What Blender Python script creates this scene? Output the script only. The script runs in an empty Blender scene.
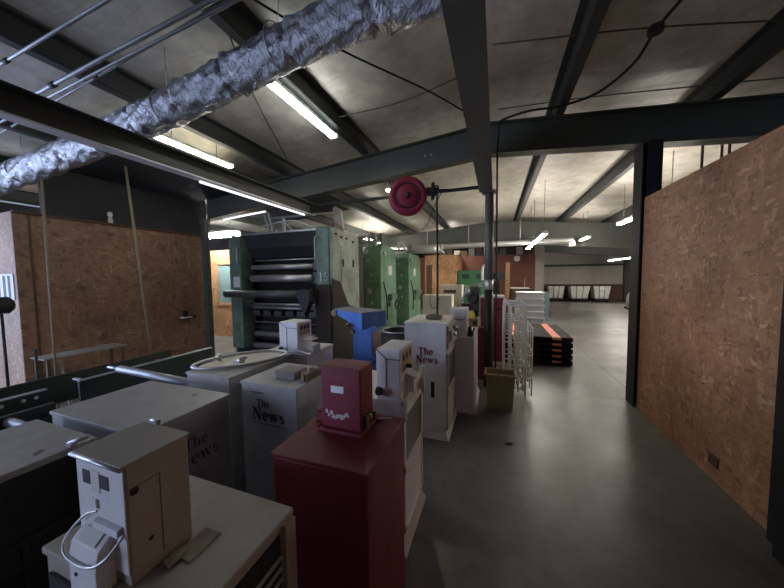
import bpy, bmesh, math, random
from mathutils import Vector, Matrix
random.seed(7)
S = bpy.context.scene
COL = S.collection

# ------------------------------------------------------------ camera, sky, light, exposure
yaw, pitch, roll, H = math.radians(19.9), math.radians(-3.4), math.radians(0.7), 1.62
fw = Vector((-math.sin(yaw)*math.cos(pitch), math.cos(yaw)*math.cos(pitch), math.sin(pitch)))
r0 = Vector((math.cos(yaw), math.sin(yaw), 0)); u0 = r0.cross(fw)
rr = r0*math.cos(roll) - u0*math.sin(roll); uu = r0*math.sin(roll) + u0*math.cos(roll)
cam = bpy.data.cameras.new('camera'); camo = bpy.data.objects.new('camera', cam); COL.objects.link(camo)
camo.matrix_world = Matrix(((rr.x, uu.x, -fw.x, 0), (rr.y, uu.y, -fw.y, 0), (rr.z, uu.z, -fw.z, H), (0, 0, 0, 1)))
cam.sensor_width = 36; cam.lens = 288/784*36; cam.clip_start = 0.02; cam.clip_end = 200
S.camera = camo
S.view_settings.view_transform = 'Standard'; S.view_settings.look = 'None'
S.view_settings.gamma = 1; S.view_settings.use_curve_mapping = False
S.view_settings.exposure = 0.95
S.cycles.use_denoising = True
S.cycles.max_bounces = 8; S.cycles.sample_clamp_indirect = 6

w = bpy.data.worlds.new('sky'); S.world = w; w.use_nodes = True
bg = w.node_tree.nodes['Background']; bg.inputs[0].default_value = (0.55, 0.68, 1.0, 1); bg.inputs[1].default_value = 1.0

def area(name, loc, rot, sx, sy, power, color):
    l = bpy.data.lights.new(name, 'AREA'); l.shape = 'RECTANGLE'; l.size = sx; l.size_y = sy
    l.energy = power; l.color = color
    o = bpy.data.objects.new(name, l); COL.objects.link(o); o.location = loc; o.rotation_euler = rot
    return o
# daylight coming in through the open loading door in the west wall
DOOR = (-2.6, 0.9)                       # y range of the open loading door
area('daylight', (-8.6, -0.85, 1.6), (0, math.radians(-90), 0), 2.6, 3.4, 92, (0.58, 0.70, 1.0))
# daylight through the open doorway in the south wall behind the camera
area('daylight_south', (-4.6, -4.25, 1.35), (math.radians(90), 0, 0), 2.4, 2.2, 50, (0.62, 0.70, 1.0))
TUBE = 22.0                              # emission of the fluorescent tubes

# ------------------------------------------------------------ materials
def nt(name):
    m = bpy.data.materials.new(name); m.use_nodes = True
    t = m.node_tree; b = t.nodes['Principled BSDF']
    return m, t, b
def N(t, typ, **k):
    n = t.nodes.new(typ)
    for a, v in k.items():
        if a.startswith('i_'):
            key = a[2:]; key = int(key) if key.isdigit() else key.replace('_', ' ')
            n.inputs[key].default_value = v
        else: setattr(n, a, v)
    return n
def ramp(t, stops):
    n = t.nodes.new('ShaderNodeValToRGB'); e = n.color_ramp.elements
    while len(e) > 1: e.remove(e[-1])
    for i, (p, c) in enumerate(stops):
        x = e[0] if i == 0 else e.new(p)
        x.position = p; x.color = (*c, 1) if len(c) == 3 else c
    return n
def mix(t, fac, a, b):
    n = t.nodes.new('ShaderNodeMix'); n.data_type = 'RGBA'
    for s, v in ((0, fac), (6, a), (7, b)):
        if hasattr(v, 'is_output') : t.links.new(v, n.inputs[s])
        elif isinstance(v, (int, float)): n.inputs[s].default_value = v
        else: n.inputs[s].default_value = (*v, 1)
    return n.outputs[2]
def coords(t, scale=(1, 1, 1)):
    c = t.nodes.new('ShaderNodeTexCoord'); mp = t.nodes.new('ShaderNodeMapping'); mp.inputs[3].default_value = scale
    t.links.new(c.outputs['Object'], mp.inputs[0]); return mp.outputs[0]
def noise(t, vec, scale, detail=6, rough=.6, dist=0.0):
    n = N(t, 'ShaderNodeTexNoise', i_Scale=scale, i_Detail=detail, i_Roughness=rough, i_Distortion=dist)
    t.links.new(vec, n.inputs['Vector']); return n.outputs['Fac']
def bump(t, b, h, strength=.3, dist=.01):
    n = N(t, 'ShaderNodeBump', i_Strength=strength, i_Distance=dist)
    t.links.new(h, n.inputs['Height']); t.links.new(n.outputs[0], b.inputs['Normal'])

def paint(name, col, rough=.45, metal=0, dirt=(.12, .10, .08), amt=.35, scale=6, spots=None, bumpy=.08):
    m, t, b = nt(name); v = coords(t)
    f = noise(t, v, scale, 8, .7)
    r = ramp(t, [(.42, (0, 0, 0)), (.75, (1, 1, 1))]); t.links.new(f, r.inputs[0])
    mu = N(t, 'ShaderNodeMath', operation='MULTIPLY'); t.links.new(r.outputs[0], mu.inputs[0]); mu.inputs[1].default_value = amt
    c = mix(t, mu.outputs[0], col, dirt)
    if spots:
        f2 = noise(t, v, spots[1], 3, .5); r2 = ramp(t, [(spots[2], (0, 0, 0)), (spots[2]+.02, (1, 1, 1))]); t.links.new(f2, r2.inputs[0])
        c = mix(t, r2.outputs[0], c, spots[0])
    t.links.new(c, b.inputs['Base Color'])
    b.inputs['Metallic'].default_value = metal
    rm = N(t, 'ShaderNodeMapRange'); rm.inputs['To Min'].default_value = rough; rm.inputs['To Max'].default_value = min(1, rough+.3)
    t.links.new(f, rm.inputs[0]); t.links.new(rm.outputs[0], b.inputs['Roughness'])
    if bumpy: bump(t, b, noise(t, v, 3, 2, .5), bumpy, .02)
    return m

def osb(name, tint=(1, 1, 1), marks=0.0, bright=1.0):
    m, t, b = nt(name)
    outs = []
    for k, sc in enumerate(((1, 1, .33), (1, .33, 1), (.33, 1, 1))):
        v = coords(t, sc)
        n = N(t, 'ShaderNodeTexNoise', i_Scale=6.0); t.links.new(v, n.inputs['Vector'])
        vm = N(t, 'ShaderNodeVectorMath', operation='MULTIPLY_ADD'); t.links.new(n.outputs['Color'], vm.inputs[0])
        vm.inputs[1].default_value = (.12, .12, .12); t.links.new(v, vm.inputs[2])
        vo = N(t, 'ShaderNodeTexVoronoi', i_Scale=27.0+7*k); t.links.new(vm.outputs[0], vo.inputs['Vector'])
        sp = N(t, 'ShaderNodeSeparateColor'); t.links.new(vo.outputs['Color'], sp.inputs[0]); outs.append(sp)
    sel = N(t, 'ShaderNodeMath', operation='GREATER_THAN'); t.links.new(outs[2].outputs[1], sel.inputs[0]); sel.inputs[1].default_value = .5
    a = mix(t, sel.outputs[0], outs[0].outputs[0], outs[1].outputs[0])
    T = lambda c: tuple(c[i]*tint[i]*bright for i in range(3))
    r = ramp(t, [(0, T((.25, .145, .09))), (.12, T((.36, .215, .13))), (.6, T((.42, .26, .16))), (.93, T((.49, .32, .205))), (1, T((.60, .43, .29)))])
    t.links.new(a, r.inputs[0])
    v = coords(t)
    f = noise(t, v, 1.3, 5, .6); r2 = ramp(t, [(.3, (.52, .47, .44)), (.62, (1, 1, 1))]); t.links.new(f, r2.inputs[0])
    mm = N(t, 'ShaderNodeMix', data_type='RGBA', blend_type='MULTIPLY'); mm.inputs[0].default_value = .8
    t.links.new(r.outputs[0], mm.inputs[6]); t.links.new(r2.outputs[0], mm.inputs[7]); c = mm.outputs[2]
    if marks:
        f3 = noise(t, v, 5.5, 3, .6, .4); r3 = ramp(t, [(.62, (0, 0, 0)), (.66, (1, 1, 1))]); t.links.new(f3, r3.inputs[0])
        ms = N(t, 'ShaderNodeMath', operation='MULTIPLY'); ms.inputs[1].default_value = marks; t.links.new(r3.outputs[0], ms.inputs[0])
        c = mix(t, ms.outputs[0], c, (.05, .035, .03))
    t.links.new(c, b.inputs['Base Color']); b.inputs['Roughness'].default_value = .62
    bump(t, b, a, .25, .004)
    return m

M = {}
M['beam'] = paint('dark_steel_paint', (.040, .044, .043), .42, 0, (.10, .095, .085), .25, 4)
M['beam_mid'] = paint('steel_rafter_paint', (.085, .09, .076), .33, 0, (.12, .12, .105), .35, 3)
M['beam_green'] = paint('grey_steel_paint', (.085, .092, .084), .33, 0, (.16, .15, .13), .4, 4)
M['flange'] = paint('pale_flange_reflection_paint', (.62, .62, .66), .3, .3, (.3, .3, .3), .3, 5)  # pale colour paints in the light reflected along the beam underside
M['post'] = paint('black_post_paint', (.012, .012, .013), .5, 0, (.05, .045, .04), .3, 5)
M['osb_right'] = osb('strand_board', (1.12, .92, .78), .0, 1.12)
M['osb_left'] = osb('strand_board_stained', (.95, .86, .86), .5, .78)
M['osb_daylit'] = osb('strand_board_daylight_tint', (.95, 1, 1.1), .0, 1.1)  # bluish, brighter copy of the board with daylight put into its colour
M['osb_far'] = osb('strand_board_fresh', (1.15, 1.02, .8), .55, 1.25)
M['white'] = paint('white_enamel', (.62, .60, .56), .38, 0, (.25, .19, .13), .42, 5, ((.16, .08, .04), 9, .74))
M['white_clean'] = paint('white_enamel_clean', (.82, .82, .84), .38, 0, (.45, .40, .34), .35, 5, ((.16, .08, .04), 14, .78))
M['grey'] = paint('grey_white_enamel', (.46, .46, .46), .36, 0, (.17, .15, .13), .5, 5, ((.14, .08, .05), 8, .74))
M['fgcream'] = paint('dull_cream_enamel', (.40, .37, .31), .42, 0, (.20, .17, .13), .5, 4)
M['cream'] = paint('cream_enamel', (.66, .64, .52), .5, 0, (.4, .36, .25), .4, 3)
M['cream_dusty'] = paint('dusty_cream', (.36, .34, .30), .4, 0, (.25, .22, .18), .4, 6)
M['grey_dim'] = paint('shaded_dusty_grey_enamel', (.33, .33, .34), .36, 0, (.14, .12, .11), .5, 5, ((.12, .07, .05), 8, .74))  # dusty grey enamel, darkened further to paint in the foreground shade
M['red'] = paint('dark_red_enamel', (.17, .012, .022), .34, 0, (.08, .015, .02), .5, 6, ((.5, .42, .42), 22, .80))
M['red_box'] = paint('rose_red_enamel', (.22, .024, .048), .4, 0, (.13, .02, .03), .45, 7, ((.55, .45, .45), 24, .79))
M['reel'] = paint('reel_red', (.26, .015, .05), .4, 0, (.10, .01, .03), .4, 8)
M['blue'] = paint('blue_enamel', (.09, .25, .75), .4, 0, (.05, .09, .3), .5, 7, ((.35, .4, .5), 18, .76))
M['bluetop'] = paint('grey_blue_dusty', (.20, .23, .30), .5, 0, (.1, .1, .12), .4, 7)
M['green'] = paint('press_green', (.17, .32, .21), .42, 0, (.05, .08, .05), .65, 4, ((.35, .45, .36), 12, .74))
M['green_grey'] = paint('press_grey_green', (.17, .25, .20), .42, 0, (.045, .05, .04), .95, 3.2, ((.35, .38, .36), 11, .72))
M['green_side'] = paint('press_pale_grey_green', (.30, .37, .33), .45, 0, (.10, .10, .08), .95, 3.5, ((.55, .55, .52), 12, .70))
M['brownoil'] = paint('oily_brown', (.024, .016, .011), .6, 0, (.045, .026, .016), .5, 5)
M['locker'] = paint('locker_green', (.035, .15, .06), .45, 0, (.03, .08, .04), .3, 3)
M['black'] = paint('black_metal', (.012, .013, .014), .45, 0, (.05, .045, .04), .4, 6)
M['rubber'] = paint('black_rubber', (.012, .012, .012), .6, 0, (.04, .04, .04), .3, 8)
M['darkgreen'] = paint('dark_green_metal', (.012, .022, .02), .4, 0, (.03, .03, .03), .4, 4)
M['rusty'] = paint('rust_stained_plate', (.34, .30, .24), .5, 0, (.12, .06, .035), .7, 14)
M['steel'] = paint('worn_steel', (.55, .55, .57), .28, .9, (.2, .18, .16), .4, 9)
M['roller'] = paint('roller_chrome', (.62, .62, .62), .25, .7, (.25, .22, .2), .5, 6)
M['roller_dark'] = paint('roller_dark', (.10, .10, .10), .35, .4, (.05, .05, .05), .5, 6)
M['galv'] = paint('galvanised', (.42, .44, .47), .35, .8, (.25, .25, .27), .5, 8)
M['brass'] = paint('brass_lock', (.22, .17, .12), .4, .7, (.08, .055, .04), .6, 8)
M['dkred_text'] = paint('red_ink', (.28, .02, .03), .5, 0, (.2, .03, .03), .3, 8, None, 0)
M['dkblue_text'] = paint('black_ink', (.018, .016, .035), .5, 0, (.05, .04, .06), .6, 30, None, 0)
M['faded_text'] = paint('faded_ink', (.05, .03, .06), .5, 0, (.22, .2, .2), .8, 60, None, 0)
M['orange_label'] = paint('orange_label', (.50, .34, .24), .5, 0, (.3, .15, .08), .4, 20, None, 0)
M['paper'] = paint('paper', (.75, .74, .70), .7, 0, (.5, .48, .42), .3, 8)
M['olive'] = paint('olive_plastic', (.42, .37, .22), .5, 0, (.2, .17, .1), .5, 4)
M['tote'] = paint('milky_plastic', (.72, .76, .78), .35, 0, (.5, .53, .55), .3, 5)
M['pallet'] = paint('black_plastic', (.008, .008, .009), .85, 0, (.03, .03, .03), .4, 5)
M['salmon'] = paint('salmon_strip', (.72, .22, .17), .5, 0, (.4, .12, .1), .4, 9)
M['wire'] = paint('white_wire', (.88, .87, .84), .4, 0, (.5, .45, .4), .3, 9)
M['wood'] = paint('plank_wood', (.42, .25, .12), .65, 0, (.25, .14, .07), .6, 6)
M['wood_dark'] = paint('dark_wood', (.10, .06, .035), .6, 0, (.05, .03, .02), .5, 6)
M['yellow'] = paint('yellow_cloth', (.75, .66, .16), .8, 0, (.6, .5, .1), .5, 9, None, .5)
M['canvas'] = paint('grey_canvas', (.66, .65, .62), .85, 0, (.28, .27, .25), .5, 5, None, .5)
M['sheetwall'] = paint('pale_sheet_wall', (.42, .39, .35), .6, 0, (.3, .26, .22), .5, 2)
M['wainscot'] = paint('brown_wainscot', (.09, .05, .035), .6, 0, (.05, .03, .02), .5, 3)
M['darkwall'] = paint('dark_metal_wall', (.020, .022, .032), .6, 0, (.07, .06, .06), .4, 2)
M['tape'] = paint('silver_tape', (.7, .7, .7), .3, .7, (.4, .4, .4), .4, 12)
M['pipepole'] = paint('grey_pole_paint', (.15, .15, .142), .32, .2, (.07, .06, .05), .5, 5)
M['greywood'] = paint('grey_plywood', (.27, .25, .24), .6, 0, (.16, .14, .12), .5, 5)
M['bluegrey'] = paint('blue_grey_plastic', (.12, .17, .19), .5, 0, (.08, .1, .1), .4, 5)
M['plasticwrap'] = paint('plastic_wrap', (.45, .45, .46), .25, 0, (.25, .25, .25), .5, 12, None, .8)
M['hose'] = paint('yellowed_hose', (.24, .20, .14), .5, 0, (.2, .16, .1), .4, 9)
M['housing'] = paint('lamp_housing', (.55, .56, .52), .5, 0, (.4, .4, .36), .3, 6)

def emis(name, col, s):
    m, t, b = nt(name); b.inputs['Base Color'].default_value = (.8, .8, .8, 1)
    b.inputs['Emission Color'].default_value = (*col, 1); b.inputs['Emission Strength'].default_value = s; return m
M['tube'] = emis('fluorescent_tube', (1.0, .95, .76), TUBE*.62)
M['tube_cool'] = emis('cool_tube', (.92, .96, .94), TUBE*.6)
M['tube_far'] = emis('far_tube', (1.0, .93, .83), TUBE*2.6)
M['tube_glare'] = emis('glare_tube', (.92, .97, 1.0), TUBE*1.8)
M['reflection_glow'] = emis('reflection_glow_strip', (.90, .90, 1.0), 0.7)  # glow for strips that imitate reflections on the steel flanges
M['flood'] = emis('flood_glow', (1.0, .82, .56), 260)

def mat_roof():
    m, t, b = nt('vinyl_faced_insulation'); v = coords(t)
    f = noise(t, v, .7, 6, .65); r = ramp(t, [(.3, (.40, .37, .32)), (.6, (.70, .665, .58))]); t.links.new(f, r.inputs[0])
    f2 = noise(t, v, 6, 4, .6); r2 = ramp(t, [(.35, (.8, .79, .78)), (.6, (1, 1, 1))]); t.links.new(f2, r2.inputs[0])
    mm = N(t, 'ShaderNodeMix', data_type='RGBA', blend_type='MULTIPLY'); mm.inputs[0].default_value = 1
    t.links.new(r.outputs[0], mm.inputs[6]); t.links.new(r2.outputs[0], mm.inputs[7])
    t.links.new(mm.outputs[2], b.inputs['Base Color']); b.inputs['Roughness'].default_value = .42
    v2 = coords(t, (.5, 2.2, 1)); bump(t, b, noise(t, v2, 2.2, 4, .5, .8), .4, .05)
    return m
M['roof'] = mat_roof()

def mat_floor():
    m, t, b = nt('sealed_concrete'); v = coords(t)
    f = noise(t, v, .8, 8, .65, .4); r = ramp(t, [(.3, (.085, .080, .074)), (.5, (.145, .138, .130)), (.7, (.22, .212, .20))]); t.links.new(f, r.inputs[0])
    f2 = noise(t, v, 5, 6, .7); r2 = ramp(t, [(.3, (.7, .68, .66)), (.55, (1, 1, 1))]); t.links.new(f2, r2.inputs[0])
    mm = N(t, 'ShaderNodeMix', data_type='RGBA', blend_type='MULTIPLY'); mm.inputs[0].default_value = .9
    t.links.new(r.outputs[0], mm.inputs[6]); t.links.new(r2.outputs[0], mm.inputs[7]); c = mm.outputs[2]
    # control joints sawn into the slab
    sp = N(t, 'ShaderNodeSeparateXYZ'); t.links.new(v, sp.inputs[0])
    def joint(out, pos, wd):
        a = N(t, 'ShaderNodeMath', operation='SUBTRACT'); t.links.new(out, a.inputs[0]); a.inputs[1].default_value = pos
        ab = N(t, 'ShaderNodeMath', operation='ABSOLUTE'); t.links.new(a.outputs[0], ab.inputs[0])
        l = N(t, 'ShaderNodeMath', operation='LESS_THAN'); t.links.new(ab.outputs[0], l.inputs[0]); l.inputs[1].default_value = wd; return l.outputs[0]
    for o, p in ((sp.outputs[0], 1.75), (sp.outputs[1], 4.45), (sp.outputs[1], 12.0), (sp.outputs[0], 6.5)):
        c = mix(t, joint(o, p, .012), c, (.05, .045, .04))
    t.links.new(c, b.inputs['Base Color'])
    rm = N(t, 'ShaderNodeMapRange'); rm.inputs['From Min'].default_value = .3; rm.inputs['From Max'].default_value = .7
    rm.inputs['To Min'].default_value = .30; rm.inputs['To Max'].default_value = .46
    t.links.new(noise(t, v, 1.6, 4, .5), rm.inputs[0]); t.links.new(rm.outputs[0], b.inputs['Roughness'])
    bump(t, b, f2, .03, .01)
    return m
M['floor'] = mat_floor()

def mat_brick():
    m, t, b = nt('red_brick'); c = t.nodes.new('ShaderNodeTexCoord'); sp = N(t, 'ShaderNodeSeparateXYZ'); cb = N(t, 'ShaderNodeCombineXYZ')
    t.links.new(c.outputs['Object'], sp.inputs[0]); t.links.new(sp.outputs[0], cb.inputs[0]); t.links.new(sp.outputs[2], cb.inputs[1])
    br = N(t, 'ShaderNodeTexBrick', i_Scale=2.2); t.links.new(cb.outputs[0], br.inputs[0])
    br.inputs['Color1'].default_value = (.19, .065, .045, 1); br.inputs['Color2'].default_value = (.155, .055, .04, 1); br.inputs['Mortar'].default_value = (.17, .09, .07, 1)
    t.links.new(br.outputs[0], b.inputs['Base Color']); b.inputs['Roughness'].default_value = .8; return m
M['brick'] = mat_brick()

def mat_foil():
    m, t, b = nt('wrinkled_foil'); v = coords(t, (1, 1, 1))
    b.inputs['Base Color'].default_value = (.44, .45, .49, 1); b.inputs['Metallic'].default_value = .95
    f = noise(t, v, 22, 6, .7, .6); rm = N(t, 'ShaderNodeMapRange'); rm.inputs['To Min'].default_value = .18; rm.inputs['To Max'].default_value = .5
    t.links.new(f, rm.inputs[0]); t.links.new(rm.outputs[0], b.inputs['Roughness'])
    bump(t, b, noise(t, v, 14, 6, .65, 1.0), .9, .03); return m
M['foil'] = mat_foil()
def mat_glass():
    m, t, b = nt('dusty_glass'); b.inputs['Base Color'].default_value = (.30, .42, .40, 1); b.inputs['Roughness'].default_value = .15
    b.inputs['Transmission Weight'].default_value = .35; return m
M['glass'] = mat_glass()
M['darkglass'] = paint('grey_acrylic', (.16, .155, .145), .22, 0, (.1, .09, .08), .4, 6, None, 0)

# ------------------------------------------------------------ mesh helpers
SPLIT = {'end_cap', 'hanger', 'strut', 'leg', 'stand', 'sticker', 'door_frame', 'bolt', 'rivet', 'knob', 'top_strut', 'pulley', 'clamp', 'catch', 'side_bracket', 'deck_hole', 'band', 'lead_frame', 'side_panel', 'top_edge', 'roller', 'lock', 'top_bracket', 'tie_plate', 'price_mark', 'scratch', 'flywheel', 'guide_bar', 'guide_arm'}
class MB:
    def islands(s):
        s.bm.verts.index_update(); seen = set(); out = []
        for v0 in list(s.bm.verts):
            if v0.index in seen: continue
            st = [v0]; comp = []; seen.add(v0.index)
            while st:
                v = st.pop(); comp.append(v)
                for e in v.link_edges:
                    q = e.other_vert(v)
                    if q.index not in seen: seen.add(q.index); st.append(q)
            m_ = MB(); mp = {v.index: m_.bm.verts.new(v.co) for v in comp}; fs = set(f for v in comp for f in v.link_faces)
            for f in fs: g = m_.bm.faces.new([mp[v.index] for v in f.verts]); g.smooth = f.smooth
            out.append(m_)
        return out
    def __init__(s): s.bm = bmesh.new(); s.smooth = []
    def box(s, x0, x1, y0, y1, z0, z1, rot=None, piv=None):
        vs = [s.bm.verts.new((x, y, z)) for x in (x0, x1) for y in (y0, y1) for z in (z0, z1)]
        for f in ((0, 1, 3, 2), (4, 6, 7, 5), (0, 4, 5, 1), (2, 3, 7, 6), (0, 2, 6, 4), (1, 5, 7, 3)):
            s.bm.faces.new([vs[i] for i in f])
        if rot:
            p = Vector(piv or ((x0+x1)/2, (y0+y1)/2, (z0+z1)/2))
            bmesh.ops.rotate(s.bm, verts=vs, cent=p, matrix=Matrix.Rotation(rot[1], 3, rot[0]))
        return s
    def hexa(s, pts):   # 8 points: bottom 4 (ccw), top 4 (ccw)
        vs = [s.bm.verts.new(p) for p in pts]
        for f in ((3, 2, 1, 0), (4, 5, 6, 7), (0, 1, 5, 4), (1, 2, 6, 5), (2, 3, 7, 6), (3, 0, 4, 7)): s.bm.faces.new([vs[i] for i in f])
        return s
    def prism(s, poly, axis, a, b):   # poly in the other two axes (in xyz order)
        def P(u, v, h): return {'x': (h, u, v), 'y': (u, h, v), 'z': (u, v, h)}[axis]
        A = [s.bm.verts.new(P(u, v, a)) for u, v in poly]; B = [s.bm.verts.new(P(u, v, b)) for u, v in poly]
        n = len(poly); s.bm.faces.new(A[::-1]); s.bm.faces.new(B)
        for i in range(n): s.bm.faces.new([A[i], A[(i+1) % n], B[(i+1) % n], B[i]])
        return s
    def tube(s, pts, r, seg=10, caps=True):
        pts = [Vector(p) for p in pts]; n = len(pts); rs = r if isinstance(r, (list, tuple)) else [r]*n
        prev = None; rings = []
        for i, p in enumerate(pts):
            d = (pts[min(i+1, n-1)] - pts[max(i-1, 0)]).normalized()
            if prev is None:
                a = Vector((0, 0, 1)) if abs(d.z) < .9 else Vector((1, 0, 0)); x = d.cross(a).normalized()
            else: x = (prev - d*prev.dot(d)).normalized()
            y = d.cross(x); prev = x
            rings.append([s.bm.verts.new(p + (x*math.cos(2*math.pi*k/seg) + y*math.sin(2*math.pi*k/seg))*rs[i]) for k in range(seg)])
        for i in range(n-1):
            for k in range(seg):
                f = s.bm.faces.new([rings[i][k], rings[i][(k+1) % seg], rings[i+1][(k+1) % seg], rings[i+1][k]]); f.smooth = True
        if caps: s.bm.faces.new(rings[0][::-1]); s.bm.faces.new(rings[-1])
        return s
    def cyl(s, a, b, r, seg=16): return s.tube([a, b], r, seg)
    def lathe(s, prof, c, axis='z', seg=24):  # prof: (radius, height)
        rings = []
        for r, h in prof:
            ring = []
            for k in range(seg):
                u, v = r*math.cos(2*math.pi*k/seg), r*math.sin(2*math.pi*k/seg)
                q = {'z': (u, v, h), 'y': (u, h, v), 'x': (h, u, v)}[axis]
                ring.append(s.bm.verts.new(Vector(c)+Vector(q)))
            rings.append(ring)
        for i in range(len(rings)-1):
            for k in range(seg):
                f = s.bm.faces.new([rings[i][k], rings[i][(k+1) % seg], rings[i+1][(k+1) % seg], rings[i+1][k]]); f.smooth = True
        s.bm.faces.new(rings[0][::-1]); s.bm.faces.new(rings[-1]); return s
    def torus(s, c, R, r, ax='y', seg=24, ms=8, sx=1, sy=1):
        pts = []
        rings = []
        for i in range(seg):
            a = 2*math.pi*i/seg; ring = []
            for k in range(ms):
                b_ = 2*math.pi*k/ms; q = R + r*math.cos(b_); u, v, h = q*math.cos(a)*sx, q*math.sin(a)*sy, r*math.sin(b_)
                ring.append(s.bm.verts.new(Vector(c)+Vector({'z': (u, v, h), 'y': (u, h, v), 'x': (h, u, v)}[ax])))
            rings.append(ring)
        for i in range(seg):
            for k in range(ms):
                f = s.bm.faces.new([rings[i][k], rings[i][(k+1) % ms], rings[(i+1) % seg][(k+1) % ms], rings[(i+1) % seg][k]]); f.smooth = True
        return s
    def build(s, name, mat, parent=None, bevel=0.0, origin=None):
        if parent is not None and name in SPLIT:
            isl = s.islands()
            if len(isl) > 1:
                out = [m_.build(name, mat, parent, bevel) for m_ in isl]; s.bm.free(); return out[0]
        bmesh.ops.recalc_face_normals(s.bm, faces=s.bm.faces[:])
        if parent is not None: o0 = world_origin(parent)
        elif origin: o0 = Vector(origin)
        else:
            xs = [v.co for v in s.bm.verts]; lo = [min(c[i] for c in xs) for i in range(3)]; hi = [max(c[i] for c in xs) for i in range(3)]
            o0 = Vector(((lo[0]+hi[0])/2, (lo[1]+hi[1])/2, lo[2]))
        bmesh.ops.translate(s.bm, verts=s.bm.verts[:], vec=-o0)
        me = bpy.data.meshes.new(name); s.bm.to_mesh(me); s.bm.free(); me.materials.append(M[mat])
        o = bpy.data.objects.new(name, me); COL.objects.link(o)
        if parent is not None: o.parent = parent
        else: o.location = o0
        if bevel:
            md = o.modifiers.new('bevel', 'BEVEL'); md.width = bevel; md.segments = 2; md.limit_method = 'ANGLE'; md.angle_limit = .6
        return o
def world_origin(o):
    v = Vector((0, 0, 0))
    while o is not None: v += o.location; o = o.parent
    return v
def tag(o, label, cat, group=None, kind=None):
    if label: o['label'] = label
    if cat: o['category'] = cat
    if group: o['group'] = group
    if kind: o['kind'] = kind
    return o
def struct(o, label=None): 
    o['kind'] = 'structure'
    if label: o['label'] = label
    return o
def thing(name, loc, label, cat, group=None):
    o = bpy.data.objects.new(name, None); COL.objects.link(o); o.location = loc; o.empty_display_size = .1
    return tag(o, label, cat, group)
def copy_tree(o, parent=None):
    c = o.copy(); COL.objects.link(c); c.parent = parent
    for ch in [x for x in bpy.data.objects if x.parent == o]: copy_tree(ch, c)
    return c
def B(*a, **k): return MB().box(*a, **k)
def bez(pts, n=10):   # catmull-rom through points
    P = [Vector(p) for p in pts]; P = [P[0]*2-P[1]] + P + [P[-1]*2-P[-2]]; out = []
    for i in range(1, len(P)-2):
        for k in range(n):
            t_ = k/n; a, b, c, d = P[i-1], P[i], P[i+1], P[i+2]
            out.append(.5*((2*b)+(c-a)*t_+(2*a-5*b+4*c-d)*t_*t_+(3*b-a-3*c+d)*t_**3))
    out.append(P[-2]); return out

# serif lettering: strokes (points, width) in a unit-high cell
def arc(cx, cy, rx, ry, a0, a1, n=10): return [(cx+rx*math.cos(math.radians(a0+(a1-a0)*i/n)), cy+ry*math.sin(math.radians(a0+(a1-a0)*i/n))) for i in range(n+1)]
GL = {
 'T': (.78, [([(.39, 0), (.39, 1)], .17), ([(.02, .95), (.76, .95)], .09), ([(.05, .74), (.05, .97)], .07), ([(.73, .74), (.73, .97)], .07), ([(.22, .03), (.56, .03)], .06)]),
 'h': (.68, [([(.15, 0), (.15, 1)], .15), ([(.02, .97), (.15, .97)], .06), ([(.02, .03), (.29, .03)], .06), (arc(.33, .46, .20, .20, 170, 10), .09), ([(.53, .48), (.53, 0)], .15), ([(.40, .03), (.67, .03)], .06)]),
 'e': (.60, [(arc(.30, .33, .22, .28, 0, 300, 16), .12), ([(.1, .37), (.52, .37)], .06)]),
 'N': (.92, [([(.17, 0), (.17, 1)], .08), ([(.75, 0), (.75, 1)], .08), ([(.17, .95), (.75, .05)], .19), ([(.02, .97), (.30, .97)], .06), ([(.02, .03), (.32, .03)], .06), ([(.60, .97), (.90, .97)], .06)]),
 'w': (.90, [([(.12, .62), (.29, .03)], .14), ([(.29, .03), (.45, .60)], .06), ([(.45, .62), (.62, .03)], .14), ([(.62, .03), (.79, .60)], .06), ([(.0, .62), (.25, .62)], .05), ([(.33, .62), (.55, .62)], .05), ([(.67, .62), (.90, .62)], .05)]),
 's': (.52, [(arc(.26, .46, .15, .13, 30, 270, 10), .09), (arc(.26, .18, .16, .14, 90, -150, 10), .10)]),
 '1': (.5, [([(.25, 0), (.25, 1)], .14), ([(.1, .8), (.25, 1)], .08)]),
 '6': (.65, [(arc(.32, .3, .2, .22, 0, 360, 16), .12), (arc(.52, .35, .4, .6, 180, 110, 8), .12)]),
}
def lettering(mb, text, org, right, size, th=.0015, track=.04, upv=(0, 0, 1), bold=1.0):
    R_, U_ = Vector(right).normalized(), Vector(upv); Nn = R_.cross(U_); x = 0; org = Vector(org)
    for ch in text:
        if ch == ' ': x += .4*size; continue
        wd, strokes = GL[ch]
        for pts, sw in strokes:
            for (ax, ay), (bx_, by_) in zip(pts[:-1], pts[1:]):
                d = Vector((bx_-ax, by_-ay)); L = d.length or 1e-6; d /= L; n = Vector((-d.y, d.x))*sw*bold/2; e = d*sw*.15 if len(pts) > 2 else d*0
                q = [(ax-e.x+n.x, ay-e.y+n.y), (ax-e.x-n.x, ay-e.y-n.y), (bx_+e.x-n.x, by_+e.y-n.y), (bx_+e.x+n.x, by_+e.y+n.y)]
                P3 = [org + R_*(x+u*size) + U_*(v*size) for u, v in q]
                mb.hexa([p for p in P3] + [p + Nn*th for p in P3])
        x += (wd+track)*size
    return x

# ------------------------------------------------------------ building shell
XR = -0.1
def ztop(x): return 3.72 - .088*abs(x-XR)
def zbot(x): return 3.30 - .088*abs(x-XR)
YB = (-3.2, 4.37, 12.0, 19.6)
struct(MB().box(-9.5, 16, -4, 21.3, -.12, 0).build('floor', 'floor', origin=(0, 0, 0)), 'sealed grey concrete floor')
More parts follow.
